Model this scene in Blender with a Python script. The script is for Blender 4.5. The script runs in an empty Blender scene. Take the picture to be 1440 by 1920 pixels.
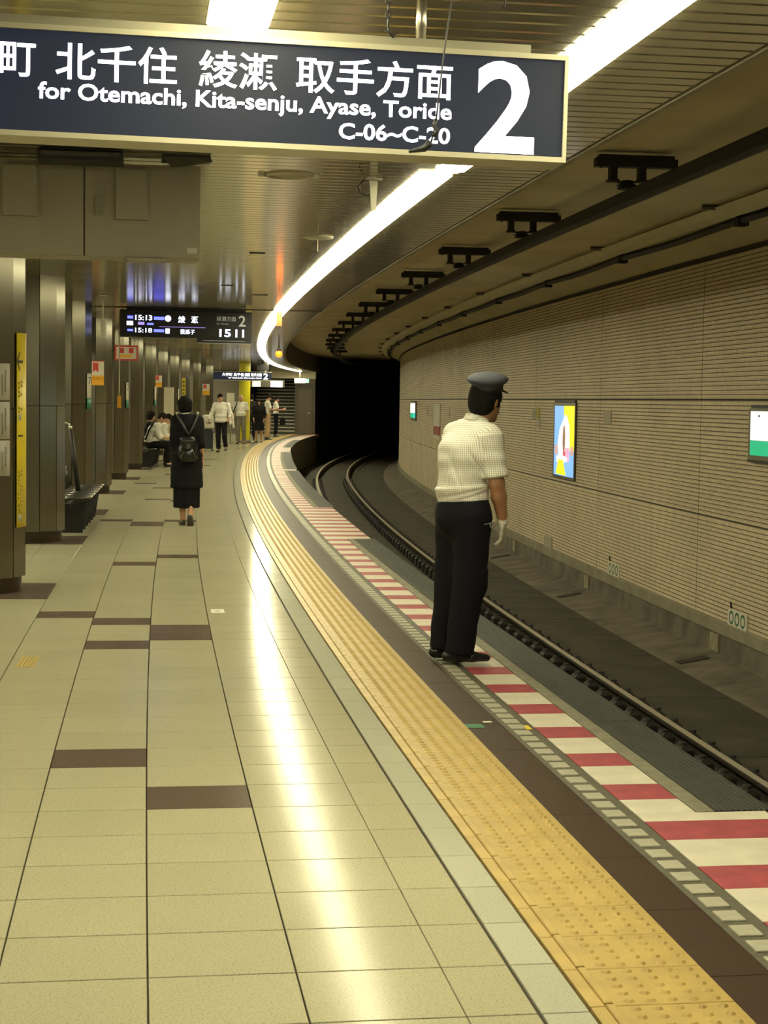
import bpy, math, random
import numpy as np
from mathutils import Matrix, Vector, Euler

SC = bpy.context.scene
COL = SC.collection
# ------------------------------------------------------------------ camera, world, exposure
CAM_H = 1.6
F_PX = 3106.0                      # focal length in pixels of the 1440 wide frame
_p = math.atan(208.0 / F_PX); _r = math.radians(0.85)
_fw = Vector((0, math.cos(_p), -math.sin(_p))); _up = Vector((0, math.sin(_p), math.cos(_p))); _rt = Vector((1, 0, 0))
_rt2 = _rt * math.cos(_r) + _up * math.sin(_r); _up2 = _up * math.cos(_r) - _rt * math.sin(_r)
cd = bpy.data.cameras.new('camera'); cam = bpy.data.objects.new('camera', cd); COL.objects.link(cam)
cd.sensor_fit = 'HORIZONTAL'; cd.sensor_width = 36.0; cd.lens = F_PX / 1440.0 * 36.0
cd.clip_start = 0.05; cd.clip_end = 300
m = Matrix((_rt2, _up2, -_fw)).transposed().to_4x4(); m.translation = (0, 0, CAM_H); cam.matrix_world = m
SC.camera = cam
w = bpy.data.worlds.new('world'); SC.world = w; w.use_nodes = True
w.node_tree.nodes['Background'].inputs[0].default_value = (0.02, 0.019, 0.015, 1)
w.node_tree.nodes['Background'].inputs[1].default_value = 0.05
cy = SC.cycles; cy.max_bounces = 6; cy.diffuse_bounces = 4; cy.glossy_bounces = 3; cy.transmission_bounces = 2; cy.caustics_reflective = False; cy.caustics_refractive = False; cy.sample_clamp_indirect = 4.0; cy.use_adaptive_sampling = True; cy.adaptive_threshold = .05; cy.use_light_tree = False
vs = SC.view_settings
vs.view_transform = 'Standard'; vs.look = 'None'; vs.gamma = 1.0; vs.use_curve_mapping = False; vs.exposure = 0.0
LIGHT_TINT = (1.0, 0.92, 0.58); LIGHT_POWER = 33.0      # fluorescent strip lights (see their builder)

# ------------------------------------------------------------------ the platform's curve
def cx(t): return 1.222 - .157 * t + .001 * t * t + (.0012 * (t - 55) ** 2 if t > 55 else 0)
def cs(t): return -.157 + .002 * t + (.0024 * (t - 55) if t > 55 else 0)
def P(t, o, z=0.0):
    s = cs(t); n = math.hypot(1, s)
    return Vector((cx(t) + o / n, t - s * o / n, z))
def RZ(t): return -math.atan(cs(t))
def frange(a, b, d):
    n = max(1, int(math.ceil((b - a) / d - 1e-6)))
    return [a + (b - a) * i / n for i in range(n + 1)]

# ------------------------------------------------------------------ materials
def srgb(r, g, b):
    f = lambda c: (c / 255 / 12.92) if c / 255 <= .04045 else ((c / 255 + .055) / 1.055) ** 2.4
    return (f(r), f(g), f(b))
MATS = {}
def mat(name, col, rough=.6, metal=0., var=.0, vscale=8., bump=0., bscale=40., spec=.5, emit=None, estr=0., coat=0., stretch=None, coords='Object', rvar=0.):
    if name in MATS: return MATS[name]
    m = bpy.data.materials.new(name); m.use_nodes = True; nt = m.node_tree; b = nt.nodes['Principled BSDF']
    b.inputs['Base Color'].default_value = (*col, 1); b.inputs['Roughness'].default_value = rough; b.inputs['Metallic'].default_value = metal
    b.inputs['Specular IOR Level'].default_value = spec; b.inputs['Coat Weight'].default_value = coat
    if emit: b.inputs['Emission Color'].default_value = (*emit, 1); b.inputs['Emission Strength'].default_value = estr
    if var or bump or rvar:
        tc = nt.nodes.new('ShaderNodeTexCoord'); src = tc.outputs[coords]
        if coords == 'World':
            src = None
        if stretch:
            mp = nt.nodes.new('ShaderNodeMapping'); mp.inputs['Scale'].default_value = stretch; nt.links.new(src, mp.inputs[0]); src = mp.outputs[0]
    if var or rvar:
        n = nt.nodes.new('ShaderNodeTexNoise'); n.inputs['Scale'].default_value = vscale; n.inputs['Detail'].default_value = 3
        nt.links.new(src, n.inputs['Vector'])
        if var:
            r = nt.nodes.new('ShaderNodeValToRGB'); r.color_ramp.elements[0].position = .3; r.color_ramp.elements[1].position = .7
            r.color_ramp.elements[0].color = (*[c * (1 - var) for c in col], 1); r.color_ramp.elements[1].color = (*[min(1, c * (1 + var)) for c in col], 1)
            nt.links.new(n.outputs['Fac'], r.inputs[0]); nt.links.new(r.outputs[0], b.inputs['Base Color'])
        if rvar:
            mr = nt.nodes.new('ShaderNodeMapRange'); mr.inputs[1].default_value = .3; mr.inputs[2].default_value = .7
            mr.inputs[3].default_value = max(.02, rough - rvar); mr.inputs[4].default_value = rough + rvar
            nt.links.new(n.outputs['Fac'], mr.inputs[0]); nt.links.new(mr.outputs[0], b.inputs['Roughness'])
    if bump:
        n2 = nt.nodes.new('ShaderNodeTexNoise'); n2.inputs['Scale'].default_value = bscale; n2.inputs['Detail'].default_value = 2
        nt.links.new(src, n2.inputs['Vector'])
        bp = nt.nodes.new('ShaderNodeBump'); bp.inputs['Strength'].default_value = bump; bp.inputs['Distance'].default_value = .01
        nt.links.new(n2.outputs['Fac'], bp.inputs['Height']); nt.links.new(bp.outputs[0], b.inputs['Normal'])
    m.cycles.emission_sampling = 'FRONT_BACK' if name == 'lamp_diffuser' else 'NONE'
    MATS[name] = m; return m

def speckle_mat(name, col, dark, rough, amount=.36, scale=160., per=0.06):
    """terrazzo / granite tile: fine dark specks, a slight tone per tile"""
    m = mat(name, col, rough, spec=.020); nt = m.node_tree; b = nt.nodes['Principled BSDF']
    tc = nt.nodes.new('ShaderNodeTexCoord'); oi = nt.nodes.new('ShaderNodeObjectInfo')
    add = nt.nodes.new('ShaderNodeVectorMath'); add.operation = 'ADD'
    nt.links.new(tc.outputs['Object'], add.inputs[0]); nt.links.new(oi.outputs['Location'], add.inputs[1])
    n = nt.nodes.new('ShaderNodeTexNoise'); n.inputs['Scale'].default_value = scale; n.inputs['Detail'].default_value = 2
    nt.links.new(add.outputs[0], n.inputs['Vector'])
    r = nt.nodes.new('ShaderNodeValToRGB'); r.color_ramp.elements[0].position = amount - .06; r.color_ramp.elements[1].position = amount + .06
    r.color_ramp.elements[0].color = (*dark, 1); r.color_ramp.elements[1].color = (*col, 1)
    nt.links.new(n.outputs['Fac'], r.inputs[0])
    n3 = nt.nodes.new('ShaderNodeTexNoise'); n3.inputs['Scale'].default_value = 1.7; nt.links.new(add.outputs[0], n3.inputs['Vector'])
    ma = nt.nodes.new('ShaderNodeMath'); ma.operation = 'MULTIPLY_ADD'; ma.inputs[1].default_value = per; ma.inputs[2].default_value = 1 - per / 2
    nt.links.new(oi.outputs['Random'], ma.inputs[0])
    mb = nt.nodes.new('ShaderNodeMath'); mb.operation = 'MULTIPLY_ADD'; mb.inputs[1].default_value = .10; mb.inputs[2].default_value = .95
    nt.links.new(n3.outputs['Fac'], mb.inputs[0])
    mm = nt.nodes.new('ShaderNodeMath'); mm.operation = 'MULTIPLY'; nt.links.new(ma.outputs[0], mm.inputs[0]); nt.links.new(mb.outputs[0], mm.inputs[1])
    mx = nt.nodes.new('ShaderNodeVectorMath'); mx.operation = 'SCALE'; nt.links.new(r.outputs[0], mx.inputs[0]); nt.links.new(mm.outputs[0], mx.inputs['Scale'])
    nt.links.new(mx.outputs[0], b.inputs['Base Color'])
    n4 = nt.nodes.new('ShaderNodeTexNoise'); n4.inputs['Scale'].default_value = 3.5; n4.inputs['Detail'].default_value = 2; nt.links.new(add.outputs[0], n4.inputs['Vector'])
    mr = nt.nodes.new('ShaderNodeMapRange'); mr.inputs[1].default_value = .3; mr.inputs[2].default_value = .7; mr.inputs[3].default_value = rough * .93; mr.inputs[4].default_value = rough * 1.08
    nt.links.new(n4.outputs['Fac'], mr.inputs[0]); nt.links.new(mr.outputs[0], b.inputs['Roughness'])
    return m

# ------------------------------------------------------------------ mesh helpers
def link(name, me, parent=None):
    o = bpy.data.objects.new(name, me); COL.objects.link(o)
    if parent is not None: o.parent = parent
    return o
def tag(o, label=None, cat=None, group=None, kind=None):
    if label: o['label'] = label
    if cat: o['category'] = cat
    if group: o['group'] = group
    if kind: o['kind'] = kind
    return o
def thing(name, label, cat, loc=(0, 0, 0), rz=0., group=None, rx=0., ry=0.):
    o = bpy.data.objects.new(name, None); COL.objects.link(o); o.empty_display_size = .1
    o.location = loc; o.rotation_euler = (rx, ry, rz); return tag(o, label, cat, group)
def struct(name, me=None, label=None, cat=None):
    o = link(name, me) if me is not None else link(name, None)
    return tag(o, label, cat, kind='structure')
class MB:
    """collects shapes, then becomes ONE mesh"""
    def __init__(s): s.v = []; s.f = []; s.m = []; s.sm = []; s.uv = None
    def add(s, vs, fs, mi=0, smooth=False):
        n = len(s.v); s.v += [tuple(v) for v in vs]; s.f += [tuple(i + n for i in f) for f in fs]; s.m += [mi] * len(fs); s.sm += [smooth] * len(fs); return s
    def box(s, c, d, mi=0, M=None, ch=0.):
        x, y, z = (k / 2 for k in d)
        if ch:
            vs = [(a * (x - (ch if l else 0)), b * (y - (ch if l else 0)), zz) for zz, l in ((-z, 0), (z - ch, 0), (z, 1)) for a, b in ((-1, -1), (1, -1), (1, 1), (-1, 1))]
            fs = [(3, 2, 1, 0), (8, 9, 10, 11)] + [(i + k, (i + 1) % 4 + k, (i + 1) % 4 + 4 + k, i + 4 + k) for k in (0, 4) for i in range(4)]
        else:
            vs = [(a * x, b * y, e * z) for e in (-1, 1) for a, b in ((-1, -1), (1, -1), (1, 1), (-1, 1))]
            fs = [(3, 2, 1, 0), (4, 5, 6, 7)] + [(i, (i + 1) % 4, (i + 1) % 4 + 4, i + 4) for i in range(4)]
        C = Vector(c)
        vs = [((M @ Vector(v)) if M else Vector(v)) + C for v in vs]
        return s.add(vs, fs, mi)
    def prism(s, poly, z0, z1, mi=0, axis='z'):
        n = len(poly)
        def pt(a, b, c): return (a, b, c) if axis == 'z' else ((a, c, b) if axis == 'y' else (c, a, b))
        vs = [pt(a, b, z0) for a, b in poly] + [pt(a, b, z1) for a, b in poly]
        fs = [tuple(range(n))[::-1], tuple(range(n, 2 * n))] + [(i, (i + 1) % n, (i + 1) % n + n, i + n) for i in range(n)]
        return s.add(vs, fs, mi)
    def tube(s, pts, r, n=8, mi=0, cap=True, smooth=True):
        pts = [Vector(p) for p in pts]; rs = r if isinstance(r, (list, tuple)) else [r] * len(pts)
        vs = []; fs = []
        up = None
        for i, p in enumerate(pts):
            d = (pts[min(i + 1, len(pts) - 1)] - pts[max(i - 1, 0)]).normalized()
            if up is None: up = d.orthogonal().normalized()
            a = (up - d * up.dot(d)).normalized(); b = d.cross(a); up = a
            for k in range(n):
                q = 2 * math.pi * k / n; vs.append(p + (a * math.cos(q) + b * math.sin(q)) * rs[i])
        for i in range(len(pts) - 1):
            for k in range(n): fs.append((i * n + k, i * n + (k + 1) % n, (i + 1) * n + (k + 1) % n, (i + 1) * n + k))
        s.add(vs, fs, mi, smooth)
        if cap:
            b0 = len(s.v) - len(vs)
            s.f += [tuple(b0 + k for k in range(n))[::-1], tuple(b0 + len(vs) - n + k for k in range(n))]; s.m += [mi] * 2; s.sm += [False] * 2
        return s
    def lathe(s, prof, n=20, c=(0, 0, 0), mi=0, sx=1., sy=1., smooth=True, a0=0., a1=2 * math.pi):
        full = abs(a1 - a0 - 2 * math.pi) < 1e-6; k = n if full else n + 1
        vs = [(c[0] + r * sx * math.cos(a0 + (a1 - a0) * i / n), c[1] + r * sy * math.sin(a0 + (a1 - a0) * i / n), c[2] + z) for r, z in prof for i in range(k)]
        fs = [(j * k + i, j * k + (i + 1) % k, (j + 1) * k + (i + 1) % k, (j + 1) * k + i) for j in range(len(prof) - 1) for i in range(n)]
        return s.add(vs, fs, mi, smooth)
    def ell(s, c, r, n=12, mi=0):
        prof = [(math.sin(math.pi * j / n) + 1e-5, -math.cos(math.pi * j / n)) for j in range(n + 1)]
        vs = []; fs = []
        for a, z in prof:
            for i in range(n * 2):
                q = math.pi * i / n; vs.append((c[0] + a * r[0] * math.cos(q), c[1] + a * r[1] * math.sin(q), c[2] + z * r[2]))
        k = n * 2
        fs = [(j * k + i, j * k + (i + 1) % k, (j + 1) * k + (i + 1) % k, (j + 1) * k + i) for j in range(n) for i in range(k)]
        return s.add(vs, fs, mi, True)
    def mesh(s, name, mats):
        me = bpy.data.meshes.new(name); me.from_pydata(s.v, [], s.f)
        for m_ in (mats if isinstance(mats, (list, tuple)) else [mats]): me.materials.append(m_)
        me.polygons.foreach_set('material_index', s.m); me.polygons.foreach_set('use_smooth', s.sm); me.update(); return me
    def build(s, name, mats, parent=None): return link(name, s.mesh(name, mats), parent)

def sweep(prof, t0, t1, dt, closed=False, mi=None, caps=True, uvs=False):
    """a profile of (offset, z) carried along the platform's curve; returns an MB in world coordinates"""
    b = MB(); ts = frange(t0, t1, dt); n = len(prof)
    vs = [P(t, o, z) for t in ts for o, z in prof]
    fs = []; ms = []
    for i in range(len(ts) - 1):
        for k in range(n if closed else n - 1):
            fs.append((i * n + k, i * n + (k + 1) % n, (i + 1) * n + (k + 1) % n, (i + 1) * n + k)); ms.append(mi[k] if mi else 0)
    if closed and caps: fs += [tuple(range(n)), tuple(range((len(ts) - 1) * n, len(ts) * n))[::-1]]; ms += [0, 0]
    b.add(vs, fs); b.m = ms
    if uvs:
        arc = [0.]
        for k in range(1, n + 1): arc.append(arc[-1] + math.hypot(prof[k % n][0] - prof[k - 1][0], prof[k % n][1] - prof[k - 1][1]))
        b.uvl = []
        for i in range(len(ts) - 1):
            for k in range(n if closed else n - 1): b.uvl += [(ts[i], prof[k][1]), (ts[i], prof[(k + 1) % n][1]), (ts[i + 1], prof[(k + 1) % n][1]), (ts[i + 1], prof[k][1])]
        if closed and caps: b.uvl += [(0, 0)] * (2 * n)
    return b
def with_uv(b, me):
    uv = me.uv_layers.new(name='UVMap'); uv.data.foreach_set('uv', [c for p in b.uvl for c in p]); return me
def put(o, t, off, z=0., rz=0.):
    o.location = P(t, off, z); o.rotation_euler = (0, 0, RZ(t) + rz); return o

_txt = {}
def text_data(body):
    if body in _txt: return _txt[body]
    cu = bpy.data.curves.new('txt', 'FONT'); cu.body = body; cu.size = 1.; cu.resolution_u = 3
    o = bpy.data.objects.new('txt', cu); COL.objects.link(o)
    bpy.context.view_layer.update(); dg = bpy.context.evaluated_depsgraph_get()
    me = bpy.data.meshes.new_from_object(o.evaluated_get(dg))
    v = [tuple(x.co) for x in me.vertices]; f = [tuple(p.vertices) for p in me.polygons]
    bpy.data.objects.remove(o); bpy.data.curves.remove(cu); bpy.data.meshes.remove(me)
    _txt[body] = (v, f); return v, f
def text(name, body, x0, x1, z0, z1, mt, parent, y=0., bold=0., flip=1, depth=.0015, lift=None):
    """flat lettering filling the box x0..x1 by z0..z1 in its parent's xz plane, front towards -y"""
    if bold:
        cu = bpy.data.curves.new('txt', 'FONT'); cu.body = body; cu.size = 1.; cu.resolution_u = 3; cu.offset = bold
        o = bpy.data.objects.new('txt', cu); COL.objects.link(o); bpy.context.view_layer.update()
        me = bpy.data.meshes.new_from_object(o.evaluated_get(bpy.context.evaluated_depsgraph_get()))
        v = [tuple(x.co) for x in me.vertices]; f = [tuple(p.vertices) for p in me.polygons]
        bpy.data.objects.remove(o); bpy.data.curves.remove(cu); bpy.data.meshes.remove(me)
    else: v, f = text_data(body)
    if not v: return None
    a = [min(p[i] for p in v) for i in (0, 1)]; c = [max(p[i] for p in v) for i in (0, 1)]
    sx = (x1 - x0) / (c[0] - a[0]); sz = (z1 - z0) / (c[1] - a[1])
    b = MB(); b.add([(x0 + (p[0] - a[0]) * sx, y, z0 + (p[1] - a[1]) * sz) for p in v], f)
    return b.build(name, mt, parent)
# ================================================================== STRUCTURE
random.seed(7)
ZC = 2.9                                # platform ceiling
T0, TEND = -6.0, 77.5                   # platform from behind the camera to its far end
EDGE = 1.27                             # platform edge, offset from the inner side of the tactile paving
W_OFF = 5.2                             # tiled wall across the track
M_tile = speckle_mat('platform_tile', (.395, .372, .255), (.285, .26, .17), .14, amount=.40, scale=150.)
M_tile_cool = speckle_mat('platform_tile_grey', (.42, .42, .335), (.33, .33, .27), .14, amount=.40, scale=150.)
M_tile_dark = speckle_mat('brown_tile', (.115, .085, .065), (.09, .065, .05), .2, amount=.42, scale=150.)
M_grout = mat('grout', (.075, .065, .04), .8)
M_yel = mat('tactile_yellow', (.42, .30, .088), .42, var=.12, vscale=6., bump=.05, bscale=120.)
M_brown = mat('brown_slab', (.042, .024, .014), .5, spec=.15, var=.15, vscale=60., rvar=.05)
M_band = mat('grey_band', (.08, .075, .05), .6, var=.2, vscale=30.)
M_sq = mat('pale_tile', (.37, .36, .28), .4, var=.1, vscale=20.)
M_red = mat('red_paint', (.30, .052, .066), .5, var=.22, vscale=9., bump=.08, bscale=60.)
M_wht = mat('white_paint', (.55, .515, .42), .5, var=.10, vscale=7., bump=.08, bscale=60.)
M_rub = mat('rubber', (.027, .029, .024), .55, var=.25, vscale=12.)
M_conc_lt = mat('edge_concrete', (.17, .16, .11), .7, var=.2, vscale=12., bump=.2)
M_conc = mat('track_concrete', (.044, .037, .025), .85, var=.35, vscale=2.2, bump=.4, bscale=14.)
M_conc2 = mat('kerb_concrete', (.13, .115, .082), .85, var=.4, vscale=2.6, bump=.5, bscale=10.)
M_plinth = mat('plinth_concrete', (.24, .22, .15), .8, var=.18, vscale=3., bump=.2)
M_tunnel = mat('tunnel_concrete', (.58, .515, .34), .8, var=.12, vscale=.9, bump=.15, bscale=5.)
M_unlit_joint = mat('unlit_joint_black', (.006, .006, .006), .95)  # black colour stands for the unlit tunnel; also shows in the bed joints
M_fascia = mat('fascia', (.05, .046, .035), .7)
M_slat = mat('ceiling_slat', (.40, .365, .25), .13, .72, rvar=.015, var=.05, vscale=1.5)
M_trim = mat('ceiling_trim', (.22, .20, .14), .6)
M_black = mat('black', (.012, .012, .012), .5)
M_gap = mat('ceiling_gap', (.05, .045, .03), .8)

# ---------------- floor: slab with every near tile its own piece
fl = struct('floor', sweep([(-6.2, -.012), (0, -.012), (0, -.06), (-6.2, -.06)], T0, TEND, 2., closed=True).mesh('floor', M_grout))
PITCH, TB = .3745, 5.4
COLS = [(-.135, -.006), (-.335, -.147)] + [(-.335 - .4125 * (i + 1), -.335 - .4125 * i) for i in range(14)]
DARK = {(3, 3), (5, 4), (14, 4), (15, 3), (16, 3), (17, 4), (18, 5), (28, 4), (30, 3), (41, 4), (42, 4), (43, 5), (43, 3), (55, 4), (54, 3),
        (64, 4), (68, 5), (78, 4), (91, 3), (102, 3), (120, 4), (135, 3), (150, 3)}
for c in range(14): DARK |= {(int((13.9 + 4.72 * c - TB) / PITCH) + d, 6) for d in (-1, 0, 1)} | {(int((13.9 + 4.72 * c - TB) / PITCH) + d, 7) for d in (-1, 0, 1)} | {(int((13.9 + 4.72 * c - TB) / PITCH) + d, 8) for d in (-1, 0, 1)}
def tile_mesh(nm, w, mt):
    b = MB(); b.box((0, 0, -.006), (w, PITCH * 1.008 - .005, .012), ch=.0016); return b.mesh(nm, mt)
TM = {}
cells = []
for k in range(int((T0 - TB) / PITCH) + 1, int((TEND - TB) / PITCH)):
    t = TB + (k + .5) * PITCH
    for c, (a, b_) in enumerate(COLS): cells.append((k, c, t, (a + b_) / 2, b_ - a))
single = [q for q in cells if q[2] > 3.9 and q[3] > -(1.45 + .1 * q[2])]
single.sort(key=lambda q: q[2]); single_set = {(q[0], q[1]) for q in single[:300]}
rest = {0: MB(), 1: MB()}
for k, c, t, oc, wd in cells:
    dk = (k, c) in DARK
    if (k, c) in single_set:
        key = (round(wd, 3), dk, c < 2)
        if key not in TM: TM[key] = tile_mesh('floor_tile', wd - (.0 if c < 2 else .005), M_tile_dark if dk else (M_tile_cool if c < 1 else M_tile))
        put(link('floor_tile', TM[key], fl), t, oc)
    else:
        x = wd / 2 - (0 if c < 2 else .0025); y0, y1 = t - PITCH / 2 + .0025, t + PITCH / 2 - .0025
        rest[0].add([P(y0, oc - x), P(y0, oc + x), P(y1, oc + x), P(y1, oc - x)], [(0, 1, 2, 3)], 1 if dk else (2 if c < 1 else 0))
o = rest[0].build('floor_tile_field', [M_tile, M_tile_dark, M_tile_cool], fl); tag(o, kind='stuff')

# ---------------- tactile paving: yellow blocks with raised dots and an inner bar
tp = thing('tactile_paving', 'yellow tactile paving strip with raised dots along the platform edge', 'paving'); tp['kind'] = 'structure'
TPI = .2832
b = MB(); L = TPI * 1.009 - .005
b.box((.2, 0, -.003), (.399, L, .018), ch=.0015)
b.box((.052, 0, .010), (.024, L - .008, .011), ch=.003)
for i in range(5):
    for j in range(5):
        x = .115 + i * .06; y = (-.5 + (j + .5) / 5) * TPI
        n = 8; vs = [(x + r * math.cos(2 * math.pi * q / n), y + r * math.sin(2 * math.pi * q / n), z) for r, z in ((.0165, .006), (.009, .0125)) for q in range(n)]
        b.add(vs, [(q, (q + 1) % n, (q + 1) % n + n, q + n) for q in range(n)] + [tuple(range(n, 2 * n))], 0, False)
tmesh = b.mesh('tactile_block', M_yel)
t = 4.294 - TPI * 4 + TPI / 2
while t < TEND - .3:
    put(link('tactile_block', tmesh, tp), t, 0.0); t += TPI

# ---------------- platform edge: brown slabs, pale studs, red and white bars, rubber mats
pe = struct('platform_edge', sweep([(.4, -.012), (1.262, -.012), (1.262, -.14), (1.14, -.16), (1.14, -1.36), (1.0, -1.36), (.4, -.5)], T0, TEND, 1.5, closed=True).mesh('platform_edge', M_band), 'platform edge strip of brown slabs, pale studs and red and white bars', 'platform edge')
b = MB(); b.box((0, 0, -.006), (.185, .6 * 1.009 - .003, .012), ch=.001); bm_ = b.mesh('brown_slab', M_brown)
t = 2.4
while t < TEND - .3: put(link('brown_slab', bm_, pe), t, .495); t += .6
pe_band = sweep([(.590, -.012), (.590, -.002), (.735, -.002), (.735, -.012)], T0, TEND, 1.5).build('grey_band', M_band, pe)
b = MB(); b.box((0, 0, 0), (.078, .098, .008), ch=.002); sq_ = b.mesh('pale_stud', M_sq)
SP = .1428; t = 5.589 - SP * 12; n = 0; b2 = MB()
while t < TEND - .2:
    if n < 300: put(link('pale_stud', sq_, pe), t, .652)
    else: b2.add([P(t - .049, .613, .004), P(t - .049, .691, .004), P(t + .049, .691, .004), P(t + .049, .613, .004)], [(0, 1, 2, 3)])
    t += SP; n += 1
tag(b2.build('pale_stud_row', M_sq, pe), kind='stuff')
RUB = [(6.30, 19.0), (24.6, 37.3), (38.2, 50.5), (55.5, 66.0)]
def bar(nm, a, c, mt):
    mats_ = mt
    mid = (a + c) / 2; inr = any(r0 < mid < r1 for r0, r1 in RUB)
    o1 = .985 if inr else EDGE
    # a block in local coordinates
    loc = P(mid, .738); bb = MB(); L_ = (c - a) * 1.009; wd = o1 - .738
    bb.box((wd / 2, 0, -.006), (wd, L_ - .0015, .0125), ch=.0008)
    o = bb.build(nm, mats_, pe); o.location = loc; o.rotation_euler = (0, 0, RZ(mid))
t = 9.843 - .611 * 12
while t < TEND - .7:
    # split where a mat begins or ends
    cuts = sorted({t, t + .611} | {r for q in RUB for r in q if t < r < t + .611} | {t + .345})
    for a, c in zip(cuts, cuts[1:]):
        if c - a < .02: continue
        bar('white_bar' if (a + c) / 2 < t + .345 else 'red_bar', a, c, M_wht if (a + c) / 2 < t + .345 else M_red)
    t += .611
for r0, r1 in RUB:
    bd = sweep([(.987, -.012), (.987, .003), (1.062, .003), (1.062, -.012)], r0, r1, 1.2, closed=True).build('mat_border', M_conc_lt, pe)
    for a in frange(r0, r1, 2.1)[:-1]:
        prof = [(1.064, -.012), (1.064, .006)]
        for q in range(9):
            x = 1.075 + q * .0235; prof += [(x, .006), (x + .003, .001), (x + .009, .001), (x + .012, .006)]
        prof += [(1.30, .006), (1.30, -.05), (1.27, -.05), (1.27, -.012)]
        c = a + (r1 - r0) / max(1, len(frange(r0, r1, 2.1)) - 1)
        sweep(prof, a + .003, c - .003, 1.1, closed=True).build('rubber_mat', M_rub, pe)

# ---------------- track
tb = struct('track_bed', sweep([(1.1, -1.55), (1.1, -1.35), (4.62, -1.35), (4.62, -1.55)], T0, 112, 1.6, closed=True).mesh('track_bed', M_unlit_joint), 'dark concrete track bed below the platform', 'track bed')
t = 2.
while t < 108:
    sweep([(1.14, -1.349), (1.14, -1.325), (1.95, -1.325), (1.95, -1.349)], t + .008, t + 2.792, 1.4, closed=True).build('bed_slab', M_conc, tb)
    sweep([(1.96, -1.349), (1.96, -1.30), (3.52, -1.30), (3.52, -1.349)], t + .008, t + 2.792, 1.4, closed=True).build('bed_slab', M_conc, tb)
    sweep([(3.53, -1.349), (3.53, -1.32), (4.61, -1.34), (4.61, -1.349)], t + .01, t + 2.79, 1.4, closed=True).build('bed_slab', M_conc, tb)
    t += 2.8
kerb = struct('kerb_track', sweep([(4.60, -1.36), (4.60, -1.335), (4.88, -1.285), (5.14, -1.235), (5.17, -1.22), (5.185, -.985), (5.3, -.985), (5.3, -1.36)], T0, 100, 1.5, closed=True).mesh('kerb_track', M_conc2), 'rough sloping concrete kerb at the foot of the tiled wall', 'kerb')
M_drain = mat('drain', (.02, .018, .014), .7); M_patch = mat('patch', (.27, .24, .16), .8, var=.2, vscale=9)
for t in (18.1, 24.4, 30.6, 37.0):
    s = MB(); s.box((0, 0, 0), (.36, .20, .02), M=Matrix.Rotation(math.radians(-10.5), 3, 'Y')); o = s.build('drain_slot', M_drain, kerb); put(o, t, 4.86, -1.288)
    s = MB(); s.box((0, 0, 0), (.03, .30, .20)); o = s.build('drain_patch', M_patch, kerb); put(o, t + .15, 5.165, -1.10)

M_rail = mat('rail_steel', (.10, .085, .065), .45, .7, var=.2, vscale=6); M_railtop = mat('rail_head', (.55, .50, .40), .42, .5)
M_fast = mat('rail_fastener', (.018, .015, .012), .7)
fz = -1.1
fastener = MB(); fastener.box((0, 0, -.165), (.36, .16, .03)); fastener.box((-.11, 0, -.10), (.12, .19, .12), ch=.03); fastener.box((.11, 0, -.10), (.12, .19, .12), ch=.03)
fastener.tube([(-.125, 0, -.13), (-.12, 0, -.015)], .034, 6); fastener.tube([(.125, 0, -.13), (.12, 0, -.015)], .034, 6)
fmesh = fastener.mesh('fastener', M_fast)
for off, lab in ((2.15, 'near running rail, mostly hidden below the platform edge'), (3.22, 'far running rail with bright worn head and dark fasteners')):
    pr = [(-.032, 0), (-.036, -.012), (-.034, -.036), (-.008, -.05), (-.008, -.125), (-.061, -.142), (-.061, -.153), (.061, -.153), (.061, -.142), (.008, -.125), (.008, -.05), (.034, -.036), (.036, -.012), (.032, 0)]
    ra = sweep([(off + x, fz + z) for x, z in pr], 2., 105, 1.2, closed=True, mi=[0] * 13 + [1]).build('rail', [M_rail, M_railtop])
    tag(ra, lab, 'rail', 'running rails of the track')
    t = 8.35 if off > 3 else 20.
    while t < 58:
        put(link('fastener', fmesh, ra), t, off, fz + .0); t += .5

# ---------------- wall across the track
wr = struct('wall_right', sweep([(5.215, -1.0), (5.215, 3.36), (5.4, 3.36), (5.4, -1.0)], T0, 100, 1.5, closed=True).mesh('wall_right', M_gap))
def wall_mat():
    m = mat('mosaic_tile', (.36, .31, .215), .5, spec=.35); nt = m.node_tree; b = nt.nodes['Principled BSDF']
    uv = nt.nodes.new('ShaderNodeUVMap'); br = nt.nodes.new('ShaderNodeTexBrick')
    br.offset = 0.; br.inputs['Color1'].default_value = (.76, .645, .445, 1); br.inputs['Color2'].default_value = (.67, .565, .39, 1); br.inputs['Mortar'].default_value = (.36, .30, .20, 1)
    br.inputs['Scale'].default_value = 1.; br.inputs['Mortar Size'].default_value = .0022; br.inputs['Brick Width'].default_value = .1; br.inputs['Row Height'].default_value = .05; br.inputs['Bias'].default_value = 0.
    nt.links.new(uv.outputs[0], br.inputs['Vector'])
    n = nt.nodes.new('ShaderNodeTexNoise'); n.inputs['Scale'].default_value = .55; n.inputs['Detail'].default_value = 6; n.inputs['Roughness'].default_value = .65
    nt.links.new(uv.outputs[0], n.inputs['Vector'])
    mr = nt.nodes.new('ShaderNodeMapRange'); mr.inputs[1].default_value = .3; mr.inputs[2].default_value = .7; mr.inputs[3].default_value = .86; mr.inputs[4].default_value = 1.1
    nt.links.new(n.outputs['Fac'], mr.inputs[0])
    sc = nt.nodes.new('ShaderNodeVectorMath'); sc.operation = 'SCALE'; nt.links.new(br.outputs[0], sc.inputs[0]); nt.links.new(mr.outputs[0], sc.inputs['Scale'])
    nt.links.new(sc.outputs[0], b.inputs['Base Color'])
    return m
M_wall = wall_mat(); M_wgrout = mat('wall_grout', (.12, .098, .055), .85)
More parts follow.
